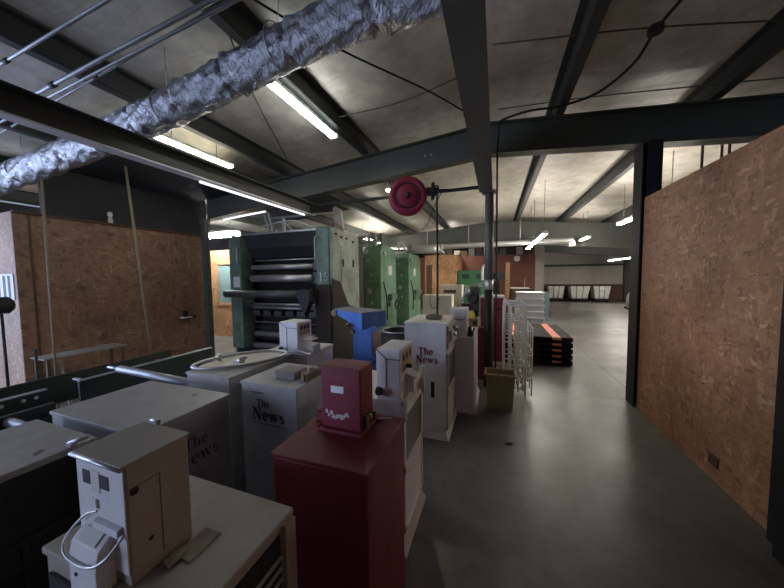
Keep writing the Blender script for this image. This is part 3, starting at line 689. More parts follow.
# white rack behind the red one
t = rack(-.92, -.5, 1.5, 1.97, .915, 'white', 'white newspaper rack close behind the dark red one')
front_door(t, -.5, 1.5, 1.97, .12, .84, 'white_clean', .5)
cb = coin_box(t, -.645, -.5, 1.5, 1.76, .915, 1.21, 'white_clean')
MB().lathe([(.02, -.02), (.02, -.0), (.026, .0)], (-.628, 1.5, .965), 'y', 16).build('lock', 'black', cb)
MB().lathe([(.028, -.004), (.028, 0)], (-.585, 1.5, .965), 'y', 18).build('lock_cover', 'tape', cb)
mb = MB(); mb.box(-.5, -.455, 1.62, 1.67, .93, 1.03); mb.box(-.5, -.43, 1.60, 1.69, 1.03, 1.04, rot=('Y', .3)); mb.build('coin_return', 'white_clean', cb, .003)
MB().lathe([(.012, 0), (.012, .03), (.008, .035)], (-.5, 1.62, 1.09), 'x', 12).build('coin_button', 'black', cb)
mb = MB(); mb.box(-.505, -.47, 1.50, 1.53, .80, .93); mb.box(-.505, -.47, 1.94, 1.97, .80, .99); mb.build('side_bracket', 'white', t, .003)
# tall The News rack
t = rack(-.87, -.45, 2.76, 3.36, 1.165, 'white_clean', 'tall white newspaper rack with The News in red letters on its side')
mb = MB(); lettering(mb, 'The', (-.725, 2.7535, .848), (1, 0, 0), .070, bold=1.3); mb.build('lettering', 'dkred_text', t)
mb = MB(); lettering(mb, 'News', (-.750, 2.7535, .765), (1, 0, 0), .072, bold=1.3); mb.build('lettering', 'dkred_text', t)
mb = MB(); mb.box(-.60, -.565, 2.7535, 2.76, .42, .58); mb.build('hand_slot', 'rubber', t, .012)
front_door(t, -.45, 2.76, 3.36, .10, .86, 'white', .46)
mb = MB(); mb.box(-.45, -.43, 2.80, 3.32, .90, 1.13); mb.prism([(2.84, .98), (3.28, .92), (3.28, 1.0), (2.84, 1.08)], 'x', -.43, -.40); mb.build('price_panel', 'white', t, .003)
mb = MB(); mb.cyl((-.43, 2.9, 1.06), (-.37, 2.9, 1.03), .012, 10); mb.cyl((-.43, 3.1, 1.09), (-.38, 3.1, 1.06), .02, 10); mb.box(-.43, -.38, 3.2, 3.24, .95, 1.08); mb.build('coin_mechanism', 'steel', t)
# smaller white rack beside the column
t = rack(-.64, -.235, 3.42, 4.15, .905, 'white_clean', 'white newspaper rack between the tall white one and the olive bin')
cb = coin_box(t, -.515, -.32, 3.44, 3.70, .905, 1.235, 'white_clean', 'x', False, False)
mb = MB(); mb.box(-.47, -.36, 3.438, 3.44, 1.10, 1.112); mb.cyl((-.39, 3.44, 1.0), (-.375, 3.42, .98), .006, 6); mb.build('price_mark', 'faded_text', cb)
mb = MB(); mb.box(-.31, -.25, 3.46, 3.60, .906, .96); mb.cyl((-.29, 3.5, .96), (-.29, 3.5, 1.02), .02, 8); mb.cyl((-.26, 3.6, .94), (-.24, 3.5, 1.0), .01, 8); mb.build('coin_mechanism', 'black', t)
MB().lathe([(.012, -.006), (.012, 0)], (-.55, 3.42, .82), 'y', 10).build('lock', 'rubber', t)
# wide low rack, left of centre, text on the aisle side
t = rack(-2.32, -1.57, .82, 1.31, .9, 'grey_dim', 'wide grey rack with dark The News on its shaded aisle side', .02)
mb = MB(); lettering(mb, 'The', (-1.5695, 1.02, .685), (0, 1, 0), .065); mb.build('lettering', 'faded_text', t)
mb = MB(); lettering(mb, 'News', (-1.5695, .98, .595), (0, 1, 0), .08); mb.build('lettering', 'faded_text', t)
# rack at far left
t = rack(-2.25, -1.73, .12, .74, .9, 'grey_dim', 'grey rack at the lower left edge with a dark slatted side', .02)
B(-1.73, -1.722, .135, .725, .08, .87).build('side_panel', 'rubber', t)
mb = MB(); mb.box(-1.722, -1.716, .15, .71, .60, .62); mb.box(-1.722, -1.716, .15, .71, .30, .32); mb.box(-1.722, -1.716, .5, .52, .32, .60); mb.build('side_rail', 'black', t)
mb = MB(); mb.cyl((-1.75, .66, .91), (-1.70, .71, .93), .009, 8); mb.box(-1.76, -1.72, .655, .675, .9, .912); mb.build('catch', 'steel', t)
# rack carrying the hoop
t = rack(-2.18, -1.755, 1.47, 2.13, .93, 'grey', 'grey-white rack with a metal hoop lying on its top')
t2 = thing('metal_hoop', (-1.95, 1.85, .93), 'large oval metal hoop lying on the grey rack top', 'hoop')
mb = MB(); 
def ell(n=48, R1=.345, R2=.19, cx=-1.97, cy=1.79, ang=.98):
    return [(cx+R1*math.cos(2*math.pi*i/n)*math.cos(ang)-R2*math.sin(2*math.pi*i/n)*math.sin(ang), cy+R1*math.cos(2*math.pi*i/n)*math.sin(ang)+R2*math.sin(2*math.pi*i/n)*math.cos(ang)) for i in range(n+1)]
MB().tube([(x, y, .958) for x, y in ell()], .013, 10).build('rim', 'steel', t2)
MB().prism(ell(48, .31, .165)[:-1], 'z', .932, .945).build('plate', 'cream', t2)
mb = MB(); mb.cyl((-2.15, 1.72, .95), (-2.15, 1.72, 1.0), .015, 10); mb.cyl((-2.15, 1.72, .985), (-1.95, 1.98, .985), .008, 8); mb.build('clamp', 'steel', t2)
mb = MB(); mb.box(-1.93, -1.87, 1.66, 1.72, .945, .985); mb.cyl((-1.9, 1.69, .985), (-1.86, 1.73, 1.0), .016, 10); mb.build('clamp', 'steel', t2, .004)
# The News rack in the middle
t = rack(-1.62, -1.17, 1.45, 1.88, .93, 'grey', 'grey rack with The News in black letters, left of the dark red rack')
mb = MB(); lettering(mb, 'The', (-1.485, 1.4435, .777), (1, 0, 0), .048); mb.build('lettering', 'dkblue_text', t)
mb = MB(); lettering(mb, 'News', (-1.525, 1.4435, .685), (1, 0, 0), .086); mb.build('lettering', 'dkblue_text', t)
mb = MB(); mb.box(-1.52, -1.25, 1.4445, 1.446, .66, .663); mb.box(-1.53, -1.43, 1.4445, 1.447, .865, .871); mb.build('scratch', 'faded_text', t)
o = B(-1.43, -1.27, 1.56, 1.70, .93, .985).build('foam_block', 'greywood', bevel=.004); tag(o, 'dark grey block lying on the grey rack with black lettering', 'block')
t = thing('latch_rail', (-1.16, 1.75, .93), 'rusty brown metal latch rail lying beside the grey block', 'latch')
mb = MB(); mb.box(-1.22, -1.19, 1.56, 1.84, .93, .97); mb.box(-1.18, -1.17, 1.56, 1.82, .93, .98); mb.build('rail', 'brass', t, .003)
mb = MB()
for k in range(3): mb.box(-1.23, -1.165, 1.58+.09*k, 1.61+.09*k, .965, .99)
mb.build('catch', 'brass', t)
# white coin box rack in the middle distance
t = rack(-2.1, -1.62, 2.17, 2.62, .92, 'white', 'white rack with a narrow white coin box, before the big press')
cb = coin_box(t, -1.95, -1.74, 2.2, 2.42, .92, 1.205, 'white_clean')
MB().lathe([(.02, -.02), (.02, 0), (.024, 0.0)], (-1.93, 2.2, .945), 'y', 14).build('lock', 'black', cb)
MB().cyl((-1.76, 2.19, .945), (-1.52, 2.10, .945), .011, 10).build('coin_tube', 'steel', cb)
mb = MB(); mb.prism([(-1.72, .92), (-1.60, .92), (-1.60, .99), (-1.66, .98)], 'y', 2.24, 2.36); mb.box(-1.74, -1.62, 2.26, 2.36, 1.03, 1.045); mb.build('coin_return', 'white', cb, .003)
# blue rack
t = rack(-1.42, -1.0, 2.45, 2.95, .76, 'blue', 'bright blue newspaper rack with a tilted dusty blue lid')
cb = B(-1.32, -1.12, 2.5, 2.76, .76, 1.14).build('coin_box', 'blue', t, .006)
B(-1.12, -1.1185, 2.54, 2.73, .86, 1.08).build('price_label', 'orange_label', cb)
mb = MB(); p = [(-1.19, 2.44), (-1.06, 2.74), (-1.62, 3.00), (-1.68, 2.76)]
mb.hexa([(*p[0], 1.12), (*p[1], 1.12), (*p[2], 1.225), (*p[3], 1.225), (*p[0], 1.275), (*p[1], 1.275), (*p[2], 1.27), (*p[3], 1.27)]); hd = mb.build('hood', 'blue', cb, .004)
mb = MB(); mb.hexa([(*p[0], 1.275), (*p[1], 1.275), (*p[2], 1.27), (*p[3], 1.27), (*p[0], 1.283), (*p[1], 1.283), (*p[2], 1.278), (*p[3], 1.278)]); mb.build('hood_top', 'bluetop', hd)
mb = MB(); mb.lathe([(.035, -.02), (.035, 0)], (-1.66, 2.73, 1.235), 'y', 16); mb.lathe([(.02, -.02), (.02, 0)], (-1.32, 2.49, 1.09), 'y', 12); mb.cyl((-1.45, 2.6, 1.13), (-1.38, 2.56, 1.15), .016, 8); mb.build('lock', 'brass', hd)
# foreground white rack with its coin mechanism
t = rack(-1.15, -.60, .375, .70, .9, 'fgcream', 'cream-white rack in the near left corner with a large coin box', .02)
mb = MB(); mb.box(-.60, -.594, .42, .645, .40, .86); mb.build('vent_opening', 'rubber', t)
for k in range(12): B(-.598, -.586, .42, .645, .42+.034*k, .424+.034*k, rot=('Y', .5)).build('slat', 'fgcream', t)
mb = MB(); mb.box(-.60, -.582, .655, .70, .1, .88); mb.box(-.60, -.582, .38, .41, .1, .88); mb.build('door_frame', 'fgcream', t, .003)
cb = B(-.985, -.795, .385, .53, .9, 1.192).build('coin_box', 'fgcream', t, .005)
mb = MB(); mb.box(-.99, -.79, .376, .534, 1.192, 1.199); mb.build('lid', 'cream_dusty', cb, .002)
mb = MB(); mb.cyl((-.99, .376, 1.192), (-.79, .376, 1.192), .005, 8); mb.build('lid_rim', 'steel', cb)
B(-.983, -.797, .382, .385, .93, 1.185).build('front_plate', 'white_clean', cb, .001)
mb = MB(); mb.box(-.955, -.925, .3805, .382, 1.125, 1.158); mb.box(-.885, -.852, .3805, .382, 1.125, 1.158); mb.build('sticker', 'dkblue_text', cb)
B(-.922, -.888, .3805, .382, 1.11, 1.165).build('price_label', 'paper', cb)
B(-.908, -.896, .3805, .382, 1.07, 1.092).build('coin_slot', 'brass', cb)
mb = MB(); mb.box(-.795, -.7938, .455, .4568, .93, 1.135); mb.box(-.795, -.7938, .39, .455, 1.133, 1.135); mb.build('side_seam', 'brass', cb)
mb = MB(); mb.lathe([(.010, 0), (.007, .001)], (-.795, .402, 1.125), 'x', 10); mb.lathe([(.006, 0), (.004, .001)], (-.795, .43, .985), 'x', 8); mb.build('rust_spot', 'brownoil', cb)
mb = MB(); mb.box(-.955, -.845, .345, .384, .84, .965); mb.prism([(.384, 1.03), (.352, 1.0), (.345, .965), (.384, .965)], 'x', -.955, -.845); mb.build('coin_return', 'white_clean', cb, .003)
B(-.935, -.865, .351, .378, 1.012, 1.016, rot=('X', .75)).build('return_label', 'paper', cb)
MB().tube(bez([(-.905, .383, 1.062), (-.945, .375, 1.045), (-.985, .36, 1.0), (-.975, .345, .975), (-.93, .34, .965), (-.86, .34, .972), (-.812, .35, 1.0), (-.805, .383, 1.03)], 6), .003, 8).build('wire_handle', 'steel', cb)
mb = MB(); mb.prism([(.384, 1.05), (.372, 1.045), (.37, 1.03), (.384, 1.03)], 'x', -.905, -.81); mb.build('flap', 'steel', cb)
mb = MB(); mb.box(-.96, -.925, .53, .54, 1.17, 1.205); mb.cyl((-.96, .538, 1.205), (-.925, .538, 1.205), .005, 8); mb.build('hinge', 'steel', cb)
mb = MB(); mb.box(-.785, -.725, .47, .56, .9, .905); mb.box(-.78, -.755, .44, .49, .905, .915); mb.build('mounting_plate', 'rusty', cb, .002)
MB().lathe([(.005, -.002), (.005, 0)], (-.925, .345, .93), 'y', 10).build('keyhole', 'black', cb)
MB().box(-1.12, -1.0, .366, .372, .3, .84).build('front_opening', 'rubber', t)
# red rack behind the column
t = rack(-.24, .13, 4.95, 5.35, 1.26, 'red_box', 'bright red newspaper rack behind the round column', .05)
B(-.24, .13, 4.94, 5.35, 1.262, 1.29).build('top_sheet', 'paper', t, .004)
B(-.02, .08, 4.944, 4.95, 1.06, 1.10).build('coin_slot', 'rubber', t)
t = thing('paper_box', (.02, 4.75, 0), 'small printed carton on the floor by the wire rack', 'box')
B(-.05, .09, 4.72, 4.86, 0, .24).build('carton', 'orange_label', t, .003); B(.0, .06, 4.718, 4.72, .06, .2).build('print', 'paper', t)

# ------------------------------------------------------------ press
def press(x0, x1, y0, y1, zt, label, side, front, big=True):
    t = thing('printing_press', ((x0+x1)/2, (y0+y1)/2, 0), label, 'printing press', 'printing press units')
    fwid = .32 if big else .42
    f = MB(); f.prism([(y0+.0, 0), (y1, 0), (y1, zt-.1), (y1-.1, zt), (y0+.02, zt), (y0, zt-.04)], 'x', x1-.06, x1); f.build('side_frame', side, t, .012)
    f = MB(); f.prism([(y0+.0, 0), (y1, 0), (y1, zt-.1), (y1-.1, zt), (y0+.02, zt), (y0, zt-.04)], 'x', x0, x0+.06); f.build('side_frame', side, t, .012)
    B(x1-fwid, x1-.06, y0-.03, y0+.3, .0, zt+.02).build('front_column', front, t, .015)
    B(x0+.0, x0+fwid*.9, y0-.06, y0+.25, .22, zt-.06).build('front_column', front, t, .015)
    B(x0+.06, x1-.06, y0+.5, y1-.02, .1, zt-.12).build('core', 'black', t)
    mb = MB(); mb.box(x0+.06, x1-.06, y0+.12, y1-.05, zt-.05, zt-.01); mb.box(x0+.06, x1-.06, y0+.1, y0+.5, 0, .25); mb.build('tie_plate', 'black', t)
    return t
PX0, PX1, PY0, PY1, PZ = -5.05, -2.7, 4.42, 5.45, 2.50
t = press(PX0, PX1, PY0, PY1, PZ, 'large grey-green printing press unit with open rollers, numbered 16', 'green_side', 'green_grey')
xa, xb = PX0+.3, PX1-.32
def rl(z, r, y, mat='roller', x0=xa, x1=xb, journ=True):
    o = MB().cyl((x0+.12, y, z), (x1-.14, y, z), r, 24).build('roller', mat, t)
    if journ:
        mb = MB(); mb.cyl((x0-.05, y, z), (x1+.1, y, z), r*.45, 12); mb.box(x1-.12, x1+.0, y-.06, y+.06, z-r-.03, z+r+.03); mb.cyl((x1-.14, y, z), (x1-.10, y, z), r*1.25, 16); mb.build('journal', 'roller_dark', o)
rl(1.84, .05, PY0+.12); rl(1.62, .072, PY0+.10); rl(1.33, .075, PY0-.22, 'roller_dark', PX0-.05, xb+.02, False)
rl(1.73, .03, PY0+.22, 'brownoil'); rl(1.11, .02, PY0+.12); rl(1.48, .025, PY0+.35, 'brownoil'); rl(1.04, .026, PY0+.1); rl(1.98, .015, PY0+.2); rl(2.1, .03, PY0+.35, 'roller_dark')
rl(.74, .014, PY0+.15); rl(.50, .055, PY0+.15); rl(.60, .09, PY0+.32, 'roller_dark'); rl(.27, .055, PY0+.12); rl(.39, .05, PY0+.3, 'roller_dark'); rl(.86, .05, PY0+.32, 'roller_dark')
mb = MB(); mb.prism([(PY0+.04, 2.44), (PY0+.5, 2.44), (PY0+.5, 2.0), (PY0+.26, 2.02), (PY0+.1, 2.22)], 'x', xa+.02, xb-.02); mb.build('hood', 'darkwall', t)
mb = MB(); mb.box(xa, xb, PY0+.0, PY0+.04, 2.47, 2.5); mb.build('top_bar', 'steel', t)
mb = MB(); mb.box(xa, xb, PY0+.05, PY0+.14, 1.07, 1.10)
for k in range(6): mb.box(xa+.1+.27*k, xa+.28+.27*k, PY0+.10, PY0+.2, .88, .98)
mb.build('ink_rail', 'roller_dark', t)
mb = MB(); mb.tube(bez([(xa-.02, PY0-.05, 2.25), (xa-.02, PY0-.12, 2.2), (xa-.02, PY0-.12, 1.95), (xa-.02, PY0-.05, 1.9)], 5), .012, 8); mb.build('grab_rail', 'steel', t)
mb = MB(); mb.tube(bez([(xb+.03, PY0-.05, 2.35), (xb+.03, PY0-.10, 2.3), (xb+.03, PY0-.10, 1.95), (xb+.03, PY0-.05, 1.9)], 5), .012, 8); mb.build('grab_rail', 'steel', t)
mb = MB(); mb.prism([(PX1-.40, .98), (PX1-.30, 1.2), (PX1-.28, 1.42), (PX1-.50, 1.42), (PX1-.58, 1.34)], 'y', PY0-.30, PY0-.16); mb.build('roller_bracket', 'black', t, .01)
mb = MB(); lettering(mb, '16', (PX1-.27, PY0-.034, 1.56), (1, 0, 0), .16); mb.build('unit_number', 'tote', t)
mb = MB(); mb.box(PX0+.10, PX0+.26, PY0-.064, PY0-.06, 1.45, 1.66); mb.build('paper_notice', 'tote', t)
mb = MB(); mb.box(PX1-.34, PX1-.02, PY0-.06, PY0-.03, 0, 1.5); mb.prism([(PY0-.06, 0), (PY1, 0), (PY1, .95), (PY0+.5, 1.1), (PY0+.2, 1.55), (PY0-.06, 1.6)], 'x', PX1, PX1+.03); mb.build('oil_guard', 'brownoil', t, .01)
mb = MB(); mb.box(PX1, PX1+.012, PY0+.28, PY0+.8, 1.45, 2.2); mb.build('access_panel', 'green_side', t, .006)
mb = MB()
for y, z in ((.12, 2.4), (.3, 2.36), (.5, 2.36), (.75, 2.32), (.32, 1.9), (.75, 1.9), (.1, 1.0)): mb.cyl((PX1, PY0+y, z), (PX1+.03, PY0+y, z), .02, 8)
for y in (.34, .74): mb.box(PX1+.012, PX1+.03, PY0+y-.015, PY0+y+.015, 1.82, 1.96)
mb.build('bolt', 'black', t)
B(PX1+.03, PX1+.034, PY0+.45, PY0+.72, .75, .95).build('data_plate', 'tape', t)
mb = MB(); mb.tube(bez([(PX1-.1, PY0+.2, 2.5), (PX1-.05, PY0+.15, 2.60), (PX1-.02, PY0+.4, 2.55)], 5), .01); mb.box(PX1-.2, PX1-.0, PY0+.4, PY0+.44, 2.45, 2.52); mb.build('oil_line', 'brass', t)
# web lead-up arm on top
t = thing('web_lead_arm', (-3.6, 4.8, 2.48), 'metal guide arm and struts standing on the large press', 'guide arm')
mb = MB(); mb.prism([(PX1-.15, 2.525), (PX1+.02, 2.525), (PX1-.02, 2.88), (PX1-.14, 2.95), (PX1-.2, 2.92)], 'y', 4.78, 4.84); mb.build('fin_plate', 'sheetwall', t, .008)
MB().cyl((-4.15, 4.6, 2.80), (PX1-.15, 4.81, 2.84), .022, 10).build('guide_bar', 'galv', t)
mb = MB()
for dx in (0, .1): mb.box(-4.32+dx, -4.28+dx, 4.6, 4.64, 2.52, 2.92, rot=('Y', -.32))
mb.box(-4.0, -3.95, 4.7, 4.74, 2.50, 2.80); mb.build('strut', 'galv', t)
mb = MB(); mb.tube(bez([(-4.1, 4.7, 2.74), (-3.7, 4.75, 2.74), (-3.4, 4.8, 2.6), (-3.3, 4.8, 2.52)], 6), .015); mb.tube(bez([(-4.4, 4.6, 2.66), (-4.0, 4.7, 2.72), (-3.8, 4.8, 2.55)], 6), .012); mb.build('air_hose', 'housing', t)
def press_far(x0, x1, y0, y1, zt, label, seed):
    random.seed(seed)
    t = thing('printing_press', ((x0+x1)/2, (y0+y1)/2, 0), label, 'printing press', 'printing press units')
    MB().prism([(y0+.05, 0), (y1-.05, 0), (y1, .2), (y1, zt-.25), (y1-.25, zt), (y0+.12, zt), (y0, zt-.15), (y0, .2)], 'x', x1-.48, x1).build('side_housing', 'green', t, .02)
    MB().prism([(y0, 0), (y1, 0), (y1, zt-.2), (y1-.2, zt), (y0+.1, zt), (y0, zt-.1)], 'x', x0, x0+.3).build('side_housing', 'green', t, .02)
    B(x0+.3, x1-.48, y0+.55, y1-.3, .1, zt-.2).build('core', 'black', t)
    for k in range(9):
        z = .35 + k*(zt-.55)/8.5; r = random.choice((.04, .06, .09))
        MB().cyl((x0+.3, y0+.25, z), (x1-.48, y0+.25, z), r, 18).build('roller', random.choice(('roller', 'roller_dark', 'roller')), t)
    mb = MB(); mb.box(x1-.01, x1+.01, y0+.2, y1-.25, .5, zt-.35); mb.build('access_panel', 'green', t, .006)
    B(x1+.01, x1+.014, y0+.5, y0+.78, zt-.75, zt-.5).build('notice', 'paper', t)
    mb = MB(); mb.box(x1, x1+.13, y0+.45, y1-.3, 1.0, 1.16); mb.cyl((x1, y0+.5, .9), (x1+.1, y0+.5, .9), .08, 14); mb.build('control_box', 'green_grey', t, .01)
    mb = MB()
    for k in range(5): mb.cyl((x1-.35+.1*(k % 2), y0-.02, .6+.36*k), (x1-.35+.1*(k % 2), y0+.02, .6+.36*k), .03, 10)
    mb.cyl((x1, y0+.2, zt-.2), (x1+.05, y0+.2, zt-.2), .05, 12); mb.cyl((x1-.4, y0-.03, zt-.15), (x1-.4, y0+.03, zt-.15), .06, 12); mb.build('knob', 'roller', t)
    mb = MB()
    for dx, hh in ((-.45, .38), (-.25, .30)): mb.box(x1+dx, x1+dx+.05, y0+.2, y0+.28, zt-.02, zt+hh)
    mb.build('top_strut', 'housing', t)
    MB().tube(bez([(x1+.03, y0+.1, 1.5), (x1+.10, y0+.12, 1.1), (x1+.08, y0+.2, .7), (x1+.03, y0+.35, .5)], 6), .018, 8).build('air_hose', 'rubber', t)
    MB().torus((x1+.09, y1-.25, .85), .13, .014, 'x', 24, 6).build('handwheel', 'black', t); MB().cyl((x1, y1-.25, .85), (x1+.1, y1-.25, .85), .02, 8).build('shaft', 'steel', t)
    mb = MB(); mb.box(x1-.49, x1-.46, y0-.004, y0+.06, .2, zt-.2); mb.box(x1-.2, x1-.19, y0+.0, y0+.004, .3, zt-.3); mb.build('edge_seam', 'black', t)
    B(x1-.38, x1-.26, y0-.005, y0, 1.2, 1.32).build('data_plate', 'tape', t)
    for k, (z, yy) in enumerate(((.12, .2), (.27, .4), (.2, .7))): MB().cyl((x0+.2, y0+yy, zt+z), (x1-.1, y0+yy, zt+z), .035, 12).build('lead_roller', 'galv', t)
    mb = MB(); mb.box(x0+.2, x0+.26, y0+.2, y0+.8, zt-.02, zt+.34); mb.box(x1-.16, x1-.1, y0+.35, y0+.8, zt-.02, zt+.34); mb.build('lead_frame', 'green_grey', t)
    return t
press_far(-5.0, -2.72, 6.72, 7.9, 2.42, 'middle bright green printing press unit behind the large one', 3)
press_far(-5.0, -2.72, 9.2, 10.75, 2.40, 'farthest bright green printing press unit of the three', 5)
# steel web between presses seen as small metal bits
t = thing('web_rollers', (-3.6, 6.1, 0), 'stand of bright rollers between the first two press units', 'rollers')
mb = MB(); mb.box(-2.95, -2.88, 5.75, 6.05, 0, 2.3); mb.box(-4.6, -4.53, 5.75, 6.05, 0, 2.3); mb.build('stand', 'black', t)
for k in range(8): MB().cyl((-4.53, 5.9, .5+k*.24), (-2.95, 5.9, .5+k*.24), .05 if k % 2 else .08, 14).build('roller', 'roller' if k % 2 else 'roller_dark', t)

# ------------------------------------------------------------ left side things
t = thing('conveyor', (-3.25, 1.5, 0), 'low dark green conveyor frame running along the left side', 'conveyor')
mb = MB(); mb.box(-3.23, -3.20, .35, 1.12, .45, .80); mb.box(-3.23, -3.20, 1.30, 2.47, .45, .80); mb.build('side_panel', 'darkgreen', t, .004)
mb = MB(); mb.box(-3.24, -3.195, .35, 1.12, .795, .803); mb.box(-3.24, -3.195, 1.30, 2.47, .795, .803); mb.build('top_edge', 'galv', t)
B(-3.95, -3.92, .35, 2.47, .45, .72).build('side_panel', 'darkgreen', t, .004)
mb = MB()
for y in (.8, .9, 1.0, 1.06): mb.cyl((-3.2, y, .76), (-3.192, y, .76), .012, 8)
mb.build('rivet', 'tape', t)
for y in (.4, 1.1, 1.34, 2.4): B(-3.95, -3.9, y, y+.05, 0, .45).build('leg', 'darkgreen', t)
for y in (.4, 1.34, 2.4): B(-3.25, -3.2, y, y+.05, 0, .45).build('leg', 'darkgreen', t)
for y in (1.9, 2.3): MB().cyl((-3.92, y, .62), (-3.23, y, .62), .025, 12).build('roller', 'galv', t)
t = thing('guide_roller', (-2.9, 1.55, .8), 'pale knurled roller reaching over the low conveyor', 'roller')
MB().cyl((-3.15, 1.545, .83), (-2.25, 1.575, .79), .032, 18).build('roller', 'galv', t)
MB().cyl((-3.30, 1.54, .835), (-3.15, 1.545, .83), .014, 10).build('axle', 'steel', t)
mb = MB(); mb.box(-3.30, -3.28, 1.44, 1.46, .55, .78); mb.cyl((-3.29, 1.45, .55), (-3.29, 1.45, .60), .035, 12); mb.box(-3.3, -3.2, 1.3, 1.32, .80, .815); mb.build('bracket', 'steel', t)
t = thing('rack_support', (-2.85, .75, 0), 'dark steel roller stand beside the lower left rack', 'stand')
mb = MB(); mb.box(-2.95, -2.9, .3, .35, 0, .7); mb.box(-2.95, -2.9, 1.0, 1.05, 0, .7); mb.box(-2.45, -2.4, .3, .35, 0, .7); mb.box(-2.45, -2.4, 1.0, 1.05, 0, .7); mb.build('leg', 'darkgreen', t)
for y in (.4, .55, .7, .85): MB().cyl((-2.95, y, .72), (-2.4, y, .72), .03, 12).build('roller', 'galv', t)
mb = MB(); mb.box(-2.97, -2.93, .28, 1.06, .68, .76); mb.box(-2.42, -2.38, .28, 1.06, .68, .76); mb.build('side_panel', 'darkgreen', t)
t = thing('shelf_table', (-5.14, 2.1, 0), 'narrow grey work table before the left board wall', 'table')
B(-5.3, -4.98, 1.74, 2.55, .68, .70).build('tabletop', 'greywood', t, .003)
for x, y in ((-5.27, 1.78), (-5.01, 1.78), (-5.27, 2.5), (-5.01, 2.5)): B(x-.015, x+.015, y-.015, y+.015, 0, .68).build('leg', 'wood_dark', t)
cable([(-4.96, 1.86, .66), (-4.9, 1.86, .5), (-4.75, 1.82, .3), (-4.6, 1.8, .0)], .014, 'yellowed hose drooping under the narrow grey table', 'hose', 'hose')
t = thing('tripod_stand', (-4.3, 1.45, 0), 'thin dark tripod stand by the left board wall corner', 'stand')
MB().cyl((-4.3, 1.45, .3), (-4.3, 1.45, .95), .012, 8).build('pole', 'black', t)
for a in (0, 2.1, 4.2): MB().cyl((-4.3, 1.45, .5), (-4.3+.2*math.cos(a), 1.45+.2*math.sin(a), 0), .009, 6).build('leg', 'black', t)
t = thing('wall_tray', (-5.64, 3.86, .9), 'small white tray with a black clip on the left board wall', 'tray')
B(-5.65, -5.56, 3.74, 3.92, .88, .90).build('tray', 'white_clean', t, .003); mb = MB(); mb.box(-5.65, -5.62, 3.80, 3.88, .90, 1.02); mb.cyl((-5.62, 3.93, .9), (-5.56, 4.0, .88), .02, 8); mb.build('clip', 'black', t)
t = thing('bulb_socket', (-5.66, 2.78, 2.5), 'white bulb holder on top of the left board wall', 'lamp')
MB().lathe([(.03, 0), (.03, .06), (.022, .075), (.022, .10)], (-5.64, 2.78, 2.5)).build('socket', 'cream', t); MB().lathe([(.02, .10), (.032, .13), (.03, .16), (.01, .18)], (-5.64, 2.78, 2.5)).build('bulb', 'paper', t)
t = thing('wall_fan', (-5.45, 1.62, 0), 'dark round housing at the left edge before the pale wall', 'fan')
MB().lathe([(.08, -.12), (.10, -.1), (.10, .04), (.06, .08)], (-5.47, 1.62, 1.34), 'y', 24).build('housing', 'black', t)
MB().cyl((-5.45, 1.6, 0), (-5.45, 1.6, 1.24), .014, 8).build('stand_pipe', 'black', t)

# ------------------------------------------------------------ middle and back things
# olive bin
def open_bin(x0, x1, y0, y1, z1, taper, th, name, mat, label, cat):
    mb = MB(); a = taper
    mb.hexa([(x0+a, y0+a, 0), (x1-a, y0+a, 0), (x1-a, y1-a, 0), (x0+a, y1-a, 0), (x0+a*.95, y0+a*.95, .012), (x1-a*.95, y0+a*.95, .012), (x1-a*.95, y1-a*.95, .012), (x0+a*.95, y1-a*.95, .012)])
    O = [(x0, y0), (x1, y0), (x1, y1), (x0, y1)]; Ob = [(x0+a, y0+a), (x1-a, y0+a), (x1-a, y1-a), (x0+a, y1-a)]
    I = [(x0+th, y0+th), (x1-th, y0+th), (x1-th, y1-th), (x0+th, y1-th)]; Ib = [(x0+a+th, y0+a+th), (x1-a-th, y0+a+th), (x1-a-th, y1-a-th), (x0+a+th, y1-a-th)]
    for i in range(4):
        j = (i+1) % 4
        mb.hexa([(*Ob[i], 0), (*Ob[j], 0), (*Ib[j], 0), (*Ib[i], 0), (*O[i], z1), (*O[j], z1), (*I[j], z1), (*I[i], z1)])
    t = thing(name, ((x0+x1)/2, (y0+y1)/2, 0), label, cat); mb.build('tub', mat, t, .003)
    mb = MB(); r = .015
    mb.box(x0-r, x1+r, y0-r, y0+th, z1-.03, z1); mb.box(x0-r, x1+r, y1-th, y1+r, z1-.03, z1); mb.box(x0-r, x0+th, y0, y1, z1-.03, z1); mb.box(x1-th, x1+r, y0, y1, z1-.03, z1); mb.build('rim', mat, t, .003)
    return t
open_bin(-.11, .22, 3.60, 3.84, .44, .025, .006, 'waste_bin', 'olive', 'olive plastic waste bin beside the white racks', 'bin')
# wire rack
t = thing('wire_rack', (.27, 4.4, 0), 'white wire display rack with arched tops beside the bin', 'wire rack')
for q, y in enumerate((4.02, 4.3, 4.58, 4.86)):
    mb = MB(); x0, x1, zt = .11, .36, 1.22
    mb.tube(bez([(x0, y, .02), (x0, y, zt-.06), (x0+.06, y, zt), (x1-.06, y, zt), (x1, y, zt-.06), (x1, y, .02)], 6), .012, 6)
    for x in (.19, .28): mb.tube([(x, y, .1), (x, y, zt)], .008, 5)
    for z in (.15, .45, .75, 1.02): mb.tube([(x0, y, z), (x1, y, z)], .008, 5)
    mb.build('wire_panel', 'wire', t)
for z in (.15, .45, .75, 1.02):
    mb = MB()
    for x in (.11, .235, .36): mb.tube([(x, 4.02, z), (x, 4.86, z)], .005, 5)
    mb.build('wire_shelf', 'wire', t)
mb = MB()
for z in (.3, .6, .9): mb.tube(bez([(.36, 4.0, z), (.45, 4.05, z), (.45, 4.8, z), (.36, 4.86, z)], 4), .008, 6)
for y in (4.1, 4.35, 4.6, 4.8): mb.tube([(.45, y, .04), (.45, y, .95)], .008, 5)
mb.build('front_basket', 'wire', t)
